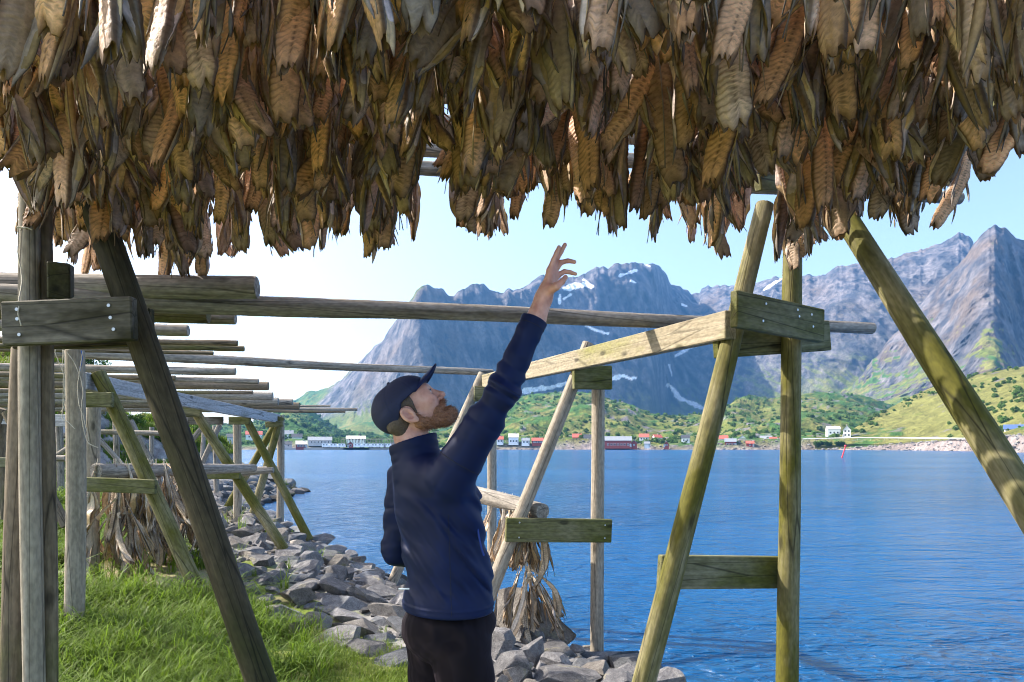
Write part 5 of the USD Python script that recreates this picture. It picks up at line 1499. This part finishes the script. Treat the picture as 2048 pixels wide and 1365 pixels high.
# ---------------------------------------------------------------- the man
def surf(f, lo, hi, h, B=6):
    """Surface nets of a signed distance function, evaluated only in blocks near its surface."""
    lo, hi = np.array(lo, float), np.array(hi, float)
    nb = np.ceil((hi - lo) / (h * B)).astype(int) + 1
    n = nb * B
    cc = np.stack(np.meshgrid(*[lo[k] + (np.arange(nb[k]) * B + (B - 1) / 2) * h for k in range(3)], indexing='ij'), -1).reshape(-1, 3)
    d = f(cc)
    near = np.abs(d) < B * h * 1.9
    F = np.repeat(np.repeat(np.repeat(d.reshape(nb), B, 0), B, 1), B, 2)
    o = np.stack(np.meshgrid(np.arange(B), np.arange(B), np.arange(B), indexing='ij'), -1).reshape(-1, 3)
    bi = np.stack(np.unravel_index(np.nonzero(near)[0], nb), 1) * B
    for s in range(0, len(bi), 4000):
        idx = (bi[s:s + 4000, None] + o[None]).reshape(-1, 3)
        F[idx[:, 0], idx[:, 1], idx[:, 2]] = f(lo + idx * h)
    S = F < 0
    c = np.zeros(tuple(n - 1), np.int8)
    for a in (0, 1):
        for b in (0, 1):
            for e in (0, 1):
                c += S[a:n[0] - 1 + a, b:n[1] - 1 + b, e:n[2] - 1 + e]
    act = np.argwhere((c > 0) & (c < 8))
    cid = np.full(tuple(n - 1), -1, np.int64); cid[act[:, 0], act[:, 1], act[:, 2]] = np.arange(len(act))
    K = np.array([[a, b, e] for a in (0, 1) for b in (0, 1) for e in (0, 1)])
    val = np.stack([F[act[:, 0] + k[0], act[:, 1] + k[1], act[:, 2] + k[2]] for k in K], 1)
    acc = np.zeros((len(act), 3)); w = np.zeros(len(act))
    for i in range(8):
        for j in range(i + 1, 8):
            if np.abs(K[i] - K[j]).sum() != 1:
                continue
            x = (val[:, i] < 0) != (val[:, j] < 0)
            t = val[:, i] / np.where(x, val[:, i] - val[:, j], 1)
            acc += np.where(x[:, None], K[i] + (K[j] - K[i]) * t[:, None], 0); w += x
    v = lo + (act + acc / w[:, None]) * h
    faces = []
    for ax in range(3):
        u, r = [(1, 2), (2, 0), (0, 1)][ax]
        sl0 = [slice(1, n[k] - 1) for k in range(3)]; sl1 = list(sl0); sl0[ax] = slice(0, n[ax] - 1); sl1[ax] = slice(1, n[ax])
        a, b = S[tuple(sl0)], S[tuple(sl1)]
        e = np.argwhere(a != b)
        flip = a[e[:, 0], e[:, 1], e[:, 2]]
        org = np.ones(3, int); org[ax] = 0
        e = e + org
        q = []
        for du, dr in ((0, 0), (-1, 0), (-1, -1), (0, -1)):
            k = e.copy(); k[:, u] += du; k[:, r] += dr
            q.append(cid[k[:, 0], k[:, 1], k[:, 2]])
        q = np.stack(q, 1)
        q[~flip] = q[~flip][:, ::-1]
        faces.append(q[(q >= 0).all(1)])
    q = np.vstack(faces)
    return trimesh.Trimesh(v, np.vstack([q[:, [0, 1, 2]], q[:, [0, 2, 3]]]), process=False)


def cap_(p, a, b, ra, rb):
    a, b = np.array(a, float), np.array(b, float)
    ab = b - a
    t = np.clip(((p - a) @ ab) / (ab @ ab), 0, 1)
    return np.linalg.norm(p - a - t[:, None] * ab, axis=1) - (ra + (rb - ra) * t)


def ell(p, c, r):
    r = np.array(r, float)
    k = (p - np.array(c)) / r
    l = np.linalg.norm(k, axis=1)
    return (l - 1) * l / (np.linalg.norm(k / r, axis=1) + 1e-9)


def smin(a, b, k):
    h = np.clip(.5 + .5 * (b - a) / k, 0, 1)
    return b + (a - b) * h - k * h * (1 - h)


def smax(a, b, k):
    return -smin(-a, -b, k)


TH = math.radians(38)
FWD, RGT = np.array([math.cos(TH), math.sin(TH), 0]), np.array([math.sin(TH), -math.cos(TH), 0])
YM = 2.35
GROUND_M = float(ground_z(-.25, 2.4))


def torso(p, grow=0.0, z0=.95, z1=1.52, prof=None):
    z = p[:, 2]
    zs = [.5, .86, .97, 1.05, 1.15, 1.27, 1.38, 1.46, 1.53]
    a = np.interp(z, zs, [.165, .174, .178, .176, .174, .180, .190, .160, .085])
    b = np.interp(z, zs, [.125, .134, .142, .146, .145, .140, .132, .112, .085])
    cx = np.interp(z, zs, [-.222, -.222, -.224, -.222, -.226, -.238, -.262, -.285, -.305])
    d = p - np.stack([cx, np.full_like(cx, YM + .02), z], 1)
    s, f = d @ RGT, d @ FWD
    k = np.hypot(s / (a + grow), f / (b + grow))
    rad = (k - 1) * np.minimum(a, b)
    return smax(smax(rad, z0 - z, .012), z - z1, .05)


SH_R = np.array([-.175, 2.20, 1.485]); EL_R = P(1004, 786, 2.17); WR_R = P(1087, 597, 2.20)
SH_L = np.array([-.415, 2.50, 1.43]); EL_L = np.array([-.425, 2.50, 1.175]); WR_L = np.array([-.20, 2.60, 1.07])
NECK0 = np.array([-.325, 2.37, 1.47])
HEAD = np.array([-.352, 2.385, 1.655])
PITCH, YAW = math.radians(35), math.radians(4)
HX = np.array([math.cos(PITCH) * math.cos(YAW), math.cos(PITCH) * math.sin(YAW), math.sin(PITCH)])
HY = np.array([-math.sin(YAW), math.cos(YAW), 0])       # the man's left, away from the viewer
HZ = np.cross(HX, HY)
HR = np.stack([HX, HY, HZ], 1)
HS = 1.04


def to_head(p):
    return (p - HEAD) @ HR / HS


def from_head(q):
    return HEAD + (np.asarray(q, float) * HS) @ HR.T


def head_sdf(q):
    ys = np.abs(q[:, 1])
    m = np.stack([q[:, 0], ys, q[:, 2]], 1)
    d = ell(q, (0, 0, .042), (.097, .076, .078))
    d = smin(d, ell(q, (.052, 0, .0), (.056, .060, .078)), .03)
    d = smin(d, ell(q, (.058, 0, .052), (.045, .062, .045)), .02)
    d = smin(d, cap_(m, (.012, .048, -.035), (.088, .018, -.066), .026, .022), .022)
    d = smin(d, ell(m, (.074, .040, .004), (.028, .024, .026)), .018)
    d = smin(d, cap_(m, (.097, 0, .046), (.090, .036, .046), .010, .009), .012)
    d = smax(d, -ell(m, (.112, .032, .030), (.020, .017, .013)), .010)
    d = smin(d, cap_(q, (.100, 0, .038), (.124, 0, .004), .0075, .0105), .010)
    d = smin(d, ell(q, (.127, 0, .000), (.011, .0115, .010)), .006)
    d = smin(d, ell(m, (.116, .0125, -.006), (.010, .0075, .0075)), .005)
    d = smax(d, -ell(m, (.120, .0075, -.0125), (.005, .0035, .004)), .003)
    d = smin(d, cap_(m, (.112, 0, -.0245), (.101, .022, -.029), .0075, .005), .005)
    d = smin(d, cap_(m, (.109, 0, -.0385), (.100, .020, -.034), .0080, .005), .005)
    d = smax(d, -cap_(m, (.122, 0, -.0315), (.108, .022, -.0315), .0032, .002), .004)
    d = smin(d, ell(q, (.098, 0, -.066), (.022, .024, .020)), .014)
    # lids
    d = smin(d, ell(m, (.0925, .032, .030), (.0120, .0150, .0125)), .004)
    d = smax(d, -cap_(m, (.107, .024, .0295), (.104, .040, .0300), .0050, .0042), .002)
    # ears
    e = np.stack([q[:, 0] * .97 + q[:, 2] * .25, ys, -q[:, 0] * .25 + q[:, 2] * .97], 1) - [0, .079, 0]
    e = np.stack([e[:, 0], e[:, 1] - .35 * np.clip(-e[:, 0], -.01, .03), e[:, 2]], 1)
    ear = ell(e, (-.002, .004, .002), (.021, .009, .032))
    ear = smax(ear, -ell(e, (.001, .013, .004), (.0135, .010, .022)), .003)
    ear = smin(ear, cap_(e, (.012, .006, -.006), (.010, .006, .006), .005, .004), .004)
    ear = smin(ear, ell(e, (.004, .004, -.026), (.009, .006, .010)), .005)
    return smin(d, ear, .004)


FNG = [[(1100, 541, -.012), (1107, 521, -.014), (1113, 507, -.014), (1118, 495, -.013)],
       [(1104, 541, .002), (1113, 519, .003), (1122, 504, .003), (1130, 490, .002)],
       [(1108, 544, .014), (1122, 525.5, .016), (1136, 522, .016), (1149, 524.5, .014)],
       [(1111, 554, .024), (1129, 543.5, .028), (1140, 545, .028), (1151, 548.5, .026)]]
FNG = [[P(x, y, 2.20 + dy) for x, y, dy in c] for c in FNG]
FRAD = [(.0094, .0086, .0078, .0066), (.0096, .0088, .0080, .0068), (.0092, .0085, .0077, .0066), (.0086, .0078, .0070, .0060)]
THB = [P(1099, 580, 2.165), P(1113, 573, 2.15), P(1124, 564, 2.155), P(1131, 555, 2.165)]


def hand_sdf(p):
    d = cap_(p, P(1072, 640, 2.195), WR_R, .034, .0255)
    d = smin(d, cap_(p, WR_R, P(1093, 578, 2.20), .0255, .024), .02)
    for k, c in enumerate(FNG):
        d = smin(d, cap_(p, P(1094 + k * 1.5, 577, 2.190 + .009 * k), c[0], .0145, .0118), .014)
    d = smin(d, cap_(p, P(1093, 586, 2.185), THB[1], .016, .0125), .016)
    for c, r in zip(FNG, FRAD):
        f = cap_(p, c[0], c[1], .0108, r[1])
        f = smin(f, cap_(p, c[1], c[2], r[1], r[2]), .003)
        f = smin(f, cap_(p, c[2], c[3], r[2], r[3]), .003)
        d = smin(d, f, .0045)
    f = smin(cap_(p, THB[1], THB[2], .0118, .0098), cap_(p, THB[2], THB[3], .0098, .0080), .003)
    return smin(d, f, .006)


def body_sdf(p):
    d = np.full(len(p), 9.0)
    hq = to_head(p)
    d = head_sdf(hq) * HS
    nk = cap_(p, NECK0, from_head((-.022, 0, -.015)), .064, .060)
    d = smin(d, nk, .018)
    d = smin(d, torso(p, -.06, .95, 1.48), .03)
    for s in (-1, 1):
        k0 = np.array([-.222, YM + .02, .93]) + RGT * s * .09
        d = smin(d, cap_(p, k0, k0 * [1, 1, 0] + [0, 0, GROUND_M + .10], .050, .04), .02)
    d = smin(d, cap_(p, SH_R - [.02, -.04, .03], EL_R, .040, .036), .03)
    d = smin(d, cap_(p, EL_R, WR_R, .036, .026), .02)
    d = np.minimum(d, hand_sdf(p)) if False else smin(d, hand_sdf(p), .004)
    d = smin(d, cap_(p, SH_L + [.02, 0, 0], EL_L + [.01, 0, 0], .042, .032), .03)
    d = smin(d, cap_(p, EL_L + [.01, 0, 0], WR_L, .032, .026), .02)
    d = smin(d, cap_(p, WR_L, WR_L + FWD * .09 + RGT * .05 - [0, 0, .03], .030, .022), .02)
    return d


SKIN = look('skin', {"tc": ("texture_coordinate", {}), "n": ("noise_texture", {"scale": 38, "detail": 5}), "n2": ("noise_texture", {"scale": 240, "detail": 2}),
                     "r": ("rgb_ramp", {"ramp": [(.3, (.44, .20, .145)), (.55, (.56, .29, .215)), (.75, (.60, .34, .26))]}),
                     "b": ("bump", {"strength": .18, "distance": .002}),
                     "p": ("principled_bsdf", {"roughness": .48, "subsurface_weight": .25, "subsurface_scale": .006, "subsurface_radius": (1, .35, .2), "specular_ior_level": .4})},
            [("tc.object", "n.vector"), ("tc.object", "n2.vector"), ("n.fac", "r.fac"), ("r.color", "p.base_color"), ("n2.fac", "b.height"), ("b.normal", "p.normal")])
NAVY = look('navy_softshell', {"tc": ("texture_coordinate", {}), "n": ("noise_texture", {"scale": 9, "detail": 4}), "n2": ("noise_texture", {"scale": 700, "detail": 2}),
                               "r": ("rgb_ramp", {"ramp": [(.3, (.0014, .0055, .034)), (.7, (.0022, .0085, .050))]}), "b": ("bump", {"strength": .25, "distance": .001}),
                               "p": ("principled_bsdf", {"roughness": .56, "specular_ior_level": .22, "sheen_weight": .03, "sheen_roughness": .4, "sheen_tint": (.2, .35, 1.0)})},
            [("tc.object", "n.vector"), ("tc.object", "n2.vector"), ("n.fac", "r.fac"), ("r.color", "p.base_color"), ("n2.fac", "b.height"), ("b.normal", "p.normal")])
CAP_LOOK = plain('cap_cloth', (.0026, .0075, .040), .75, .2, 200, .2)
CORD = look('corduroy', {"tc": ("texture_coordinate", {}), "w": ("wave_texture", {"wave_type": "bands", "bands_direction": "x", "scale": 95, "distortion": .8, "detail": 1, "detail_scale": 1.5}),
                         "r": ("rgb_ramp", {"ramp": [(0, (.003, .0018, .0034)), (1, (.0085, .0055, .009))]}), "b": ("bump", {"strength": .7, "distance": .003}),
                         "p": ("principled_bsdf", {"roughness": .8, "sheen_weight": .06, "sheen_tint": (.6, .4, .6), "specular_ior_level": .15})},
            [("tc.object", "w.vector"), ("w.fac", "r.fac"), ("r.color", "p.base_color"), ("w.fac", "b.height"), ("b.normal", "p.normal")])
BEARD = plain('beard_hair', (.33, .155, .085), .7, .4, 160, .5)
HAIR = plain('short_hair', (.085, .060, .045), .7, .35, 200, .5)

man = T('person', 'person in navy jacket, navy cap and dark trousers reaching one arm up toward the fish', 'person', (-.25, YM, GROUND_M))
put(man, 'body', surf(body_sdf, (-.62, 2.02, GROUND_M + .02), (.24, 2.76, 2.24), .0027), SKIN, True)


def fold(p, u, v, fu, fv, seed):
    q = np.stack([p @ np.array(u) * fu, p @ np.array(v) * fv, p[:, 1] * 3.0], -1)
    n = meshkit.noise(q, seed)
    return .55 * (.5 - np.abs(2 * n - 1)) * .9 + .45 * (meshkit.noise(q * 2.1, seed + 7) - .5)     # sharp crests, soft valleys


def jacket_sdf(p):
    d = torso(p, .004, .985 + 0 * p[0, 0], 1.53)
    up = cap_(p, SH_R - [.02, -.03, .03], EL_R, .082, .060)
    fo = cap_(p, EL_R, P(1072, 632, 2.195), .058, .047)
    ax1 = (EL_R - SH_R) / np.linalg.norm(EL_R - SH_R)
    s = (p - SH_R) @ ax1
    wr = np.exp(-((s - np.linalg.norm(EL_R - SH_R)) / .10) ** 2)
    arm = smin(up, fo, .02)
    arm = arm + (.030 * fold(p, ax1, (0, 1, 0), 26, 7, 3)) * (.25 + .9 * wr) + .020 * fold(p, ax1, (0, 1, 0), 9, 8, 13)
    axf = (WR_R - EL_R) / np.linalg.norm(WR_R - EL_R)
    cut = (p - P(1074, 640, 2.195)) @ axf
    arm = smax(arm, cut, .004)
    la = smin(cap_(p, SH_L + [.03, -.02, 0], EL_L, .072, .058), cap_(p, EL_L, WR_L, .056, .044), .02)
    la = la + .028 * fold(p, (0, .3, 1), (1, 0, 0), 24, 7, 5)
    d = d + .052 * fold(p, (.62, .25, .74), (.74, 0, -.62), 16, 3.2, 7) * smooth01(1.45 - p[:, 2], 0, .12) * smooth01(p[:, 2], 1.0, 1.1) + .020 * fold(p, (.80, .1, .60), (.6, 0, -.8), 38, 5, 8) * smooth01(1.42 - p[:, 2], 0, .2) * smooth01(p[:, 2], 1.0, 1.1)
    hem = np.abs(p[:, 2] - 1.013)
    d = d - .002 * (1 - smooth01(hem, .0, .006)) + .0015 * (1 - smooth01(np.abs(p[:, 2] - 1.02), 0, .003))
    d = smin(d, arm, .045)
    d = smin(d, la, .025)
    # stand-up collar, open in front
    nk = from_head((-.03, 0, -.04)) - NECK0; nk = nk / np.linalg.norm(nk)
    h = (p - NECK0) @ nk
    rr = np.linalg.norm(p - NECK0 - h[:, None] * nk, axis=1)
    col = smax(smax(np.abs(rr - .080) - .006, h - .108 - .10 * ((p - NECK0) @ FWD), .004), -h - .03, .01) + .010 * fold(p, nk, (1, 0, 0), 30, 12, 21)
    return smin(d, col, .012)


jk = put(man, 'jacket', surf(jacket_sdf, (-.56, 2.02, .95), (.16, 2.78, 2.02), .0042), NAVY, True)
sub(jk, 'pocket_zip', tube([P(952, 1040, 2.255), P(957, 1070, 2.25), P(963, 1098, 2.245), P(968, 1112, 2.242)], .0035, 6), plain('zip_blue', (.01, .035, .20), .7), True)
sub(jk, 'reflective_tab', bx(P(808, 1178, 2.262), (.036, .004, .005)), plain('reflective', (.75, .78, .8), .3), 20)


def trouser_sdf(p):
    hip = np.array([-.222, YM + .02, .93])
    d = ell(p, hip + [0, 0, .0], (.165, .16, .13))
    d = smax(d, p[:, 2] - 1.02, .01)
    for s in (-1, 1):
        k0 = hip + RGT * s * .088 - [0, 0, .06]
        k1 = np.array([k0[0], k0[1], .50 + GROUND_M]) + RGT * s * .02 + FWD * .015
        k2 = np.array([k1[0], k1[1], GROUND_M + .09]) - FWD * .03 + RGT * s * .02
        leg = smin(cap_(p, k0, k1, .108, .082), cap_(p, k1, k2, .082, .068), .03)
        d = smin(d, leg, .022)
    return d + .030 * fold(p, (.5, .2, .85), (.85, 0, -.5), 11, 3, 31) + .008 * fold(p, (1, .4, 0), (0, 0, 1), 24, 3, 33)


put(man, 'trousers', surf(trouser_sdf, (-.50, 2.08, GROUND_M + .02), (.06, 2.66, 1.06), .0048), CORD, True)
for s in (-1, 1):
    hip = np.array([-.222, YM + .02, .93]) + RGT * s * .128 - FWD * .02
    b = np.array([hip[0], hip[1], GROUND_M])
    shoe = lambda p, b=b: smax(smin(ell(p, b + [0, 0, .05] - FWD * .02, (.075, .075, .065)), cap_(p, b + [0, 0, .045], b + FWD * .15 + [0, 0, .035], .048, .036), .03), GROUND_M - .0 + .004 - p[:, 2], .004)
    put(man, 'shoe', surf(shoe, b + [-.15, -.15, -.02], b + [.25, .25, .14], .006), R_DARK, True)


def beard_sdf(p):
    q = to_head(p)
    m = np.stack([q[:, 0], np.abs(q[:, 1]), q[:, 2]], 1)
    d = cap_(m, (.014, .050, -.036), (.086, .022, -.067), .0240, .0270)
    d = smin(d, ell(q, (.103, 0, -.066), (.032, .033, .028)), .016)
    d = smin(d, cap_(m, (.020, .0595, .004), (.014, .054, -.034), .008, .023), .010)
    d = smin(d, cap_(m, (.115, .004, -.017), (.102, .030, -.034), .0085, .009), .006)
    d = smin(d, ell(m, (.080, .040, -.038), (.018, .015, .018)), .012)
    d = smax(d, -cap_(m, (.124, 0, -.032), (.112, .018, -.032), .0075, .004), .003)
    d = smax(d, -ell(m, (.062, .078, .016), (.046, .034, .036)), .008)
    d = d * HS + .007 * (meshkit.fbm(q * [150, 150, 90], 3, 4) - .5)
    return d


bm = surf(beard_sdf, from_head((.05, 0, -.03)) - .14, from_head((.05, 0, -.03)) + .14, .0022)
_rg = np.random.default_rng(3)
bp, bf = trimesh.sample.sample_surface(bm, 5200, seed=3)
bn = bm.face_normals[bf]
ok = to_head(bp)[:, 0] > .0
bp, bn = bp[ok], bn[ok]
flow = (np.array([.55, 0, -.75]) @ HR.T)
dr = bn * .55 + flow * .8 + _rg.normal(size=bp.shape) * .22
dr /= np.linalg.norm(dr, axis=1, keepdims=True)
sd = np.cross(dr, _rg.normal(size=bp.shape)); sd /= np.linalg.norm(sd, axis=1, keepdims=True)
ln = (.007 + .009 * _rg.random((len(bp), 1)))
hv = np.stack([bp - sd * .0006, bp + sd * .0006, bp + dr * ln], 1).reshape(-1, 3)
put(man, 'beard', trimesh.util.concatenate([bm, trimesh.Trimesh(hv, np.arange(len(hv)).reshape(-1, 3), process=False)]), BEARD, True)


def hair_sdf(p):
    q = to_head(p)
    m = np.stack([q[:, 0], np.abs(q[:, 1]), q[:, 2]], 1)
    d = smin(ell(q, (-.002, 0, .036), (.099, .0795, .082)), cap_(m, (-.05, .040, .0), (-.045, .030, -.045), .034, .024), .03)
    d = smin(d, cap_(m, (.030, .066, .032), (.024, .062, .004), .0125, .010), .01)
    d = smax(d, -ell(m, (.075, .03, .0), (.052, .08, .10)), .006)
    d = smax(d, -ell(m, (.002, .09, -.002), (.028, .028, .040)), .005)
    return d * HS + .003 * (meshkit.fbm(q * 190, 2, 6) - .5)


put(man, 'hair', surf(hair_sdf, HEAD - .15, HEAD + .15, .003), HAIR, True)


def cap_sdf(p):
    q = to_head(p)
    d = ell(q, (.004, 0, .040), (.104, .085, .087))
    d = smin(d, ell(q, (-.035, 0, .045), (.075, .078, .074)), .03)
    d = smin(d, ell(q, (.030, 0, .058), (.074, .074, .068)), .02)
    line = np.minimum(.047 + .16 * q[:, 0], .045 + 1.05 * q[:, 0]) - q[:, 2]
    d = smax(d, line, .004)
    seam = np.minimum.reduce([np.abs(q[:, 1]), np.abs(q[:, 1] * .5 + (q[:, 0] - .01) * .86), np.abs(q[:, 1] * .5 - (q[:, 0] - .01) * .86)])
    return d * HS + .0012 * (1 - smooth01(seam, 0, .0035)) + .005 * (meshkit.fbm(q * 16, 2, 9) - .5)


cp = put(man, 'cap', surf(cap_sdf, HEAD - .17, HEAD + .17, .003), CAP_LOOK, True)
nu, nv = 37, 12
V = np.zeros((nu, nv, 3))
for i, u in enumerate(np.linspace(-1, 1, nu)):
    y0 = .073 * u; x0 = .098 - .042 * u * u
    reach = .076 * (1 - .18 * u * u - .72 * abs(u) ** 9)
    for j, s in enumerate(np.linspace(0, 1, nv)):
        x = x0 + reach * s
        V[i, j] = (x - .004, y0 * (1 - .05 * s), .082 - .024 * u * u + .20 * reach * s - .006 * u * u * s)
top = V + [0, 0, .0022]; bot = V - [0, 0, .0022]
W2 = np.concatenate([top, bot[:, ::-1]], 1)
mm = 2 * nv
i, j = np.meshgrid(np.arange(nu - 1), np.arange(mm), indexing='ij')
q = np.stack([i * mm + j, i * mm + (j + 1) % mm, (i + 1) * mm + (j + 1) % mm, (i + 1) * mm + j], -1).reshape(-1, 4)
vis = trimesh.Trimesh(from_head(W2.reshape(-1, 3)), np.vstack([q[:, [0, 2, 1]], q[:, [0, 3, 2]]]), process=False)
sub(cp, 'visor', vis, NAVY, 50)
bt = trimesh.creation.icosphere(2, .007); bt.apply_translation(from_head((.0, 0, .131)))
sub(cp, 'button', bt, CAP_LOOK, True)
for s in (-1, 1):
    e = trimesh.creation.icosphere(3, .0118 * HS); e.apply_translation(from_head((.0915, s * .032, .030)))
    ey = put(man, 'eye', e, plain('eye_white', (.70, .68, .66), .2), True)
    ir = trimesh.creation.icosphere(2, .0058 * HS); ir.apply_translation(from_head((.0985, s * .033, .0325)))
    sub(ey, 'iris', ir, plain('iris', (.03, .045, .06), .1), True)
    br = tube([from_head((.101, s * .014, .0475)), from_head((.1015, s * .026, .0525)), from_head((.095, s * .042, .0485))], [.0032, .004, .002], 6)
    put(man, 'eyebrow', br, HAIR, True)
    la_ = tube([from_head((.1035, s * .021, .0320)), from_head((.1058, s * .031, .0352)), from_head((.1005, s * .0425, .0325))], [.0010, .0016, .0010], 5)
    put(man, 'eyelash', la_, CAP_LOOK, True)

def on_cloth(o, d, far=.26):
    """Where rays from points o along directions d leave the jacket."""
    lo, hi = np.zeros(len(o)), np.full(len(o), far)
    for k in range(26):
        m = (lo + hi) / 2
        inside = jacket_sdf(o + d * m[:, None]) < 0
        lo, hi = np.where(inside, m, lo), np.where(inside, hi, m)
    return o + d * (lo[:, None] - .0004)


SEAM = plain('seam_thread', (.0012, .003, .016), .8)
M_, _L = frame(SH_R, EL_R)
for s_, r_ in ((.035, .0016), (.30, .0010)):
    a_ = np.linspace(0, 2 * np.pi, 60)
    dd = np.cos(a_)[:, None] * M_[:3, 0] + np.sin(a_)[:, None] * M_[:3, 1] - (.35 if s_ < .1 else 0) * M_[:3, 2]
    dd /= np.linalg.norm(dd, axis=1, keepdims=True)
    sub(jk, 'seam', tube(on_cloth(np.repeat((SH_R + M_[:3, 2] * s_)[None], 60, 0), dd, .13), r_, 5), SEAM, True)
M_, _L = frame(EL_R, WR_R)
a_ = np.linspace(0, 2 * np.pi, 50)
e_ = np.linalg.norm(P(1074, 640, 2.195) - EL_R) - .028
sub(jk, 'cuff_seam', tube(on_cloth(np.repeat((EL_R + M_[:3, 2] * e_)[None], 50, 0), np.cos(a_)[:, None] * M_[:3, 0] + np.sin(a_)[:, None] * M_[:3, 1], .12), .0012, 5), SEAM, True)
z_ = np.linspace(1.0, 1.33, 50)
o_ = np.stack([np.interp(z_, [1.0, 1.33], [-.215, -.225]), np.full(50, YM + .02), z_], 1)
sub(jk, 'side_seam', tube(on_cloth(o_, np.repeat(np.array([[.12, -.99, 0]]), 50, 0)), .0013, 5), SEAM, True)

# ---------------------------------------------------------------- the air between here and the mountains
haze_m = trimesh.creation.box([9000, 5500, 760 + 5]); haze_m.apply_translation([0, 1700, 760 / 2 - 3 - 2.5])
HAZE = look('haze_air', {"v": ("principled_volume", {"color": (.15, .45, 1.0), "density": .000085, "anisotropy": .2})}, [], surface=None, volume="v.volume")
single('haze', haze_m, HAZE, 'thin blue haze over the fjord', 'haze', kind='stuff', smooth=False)
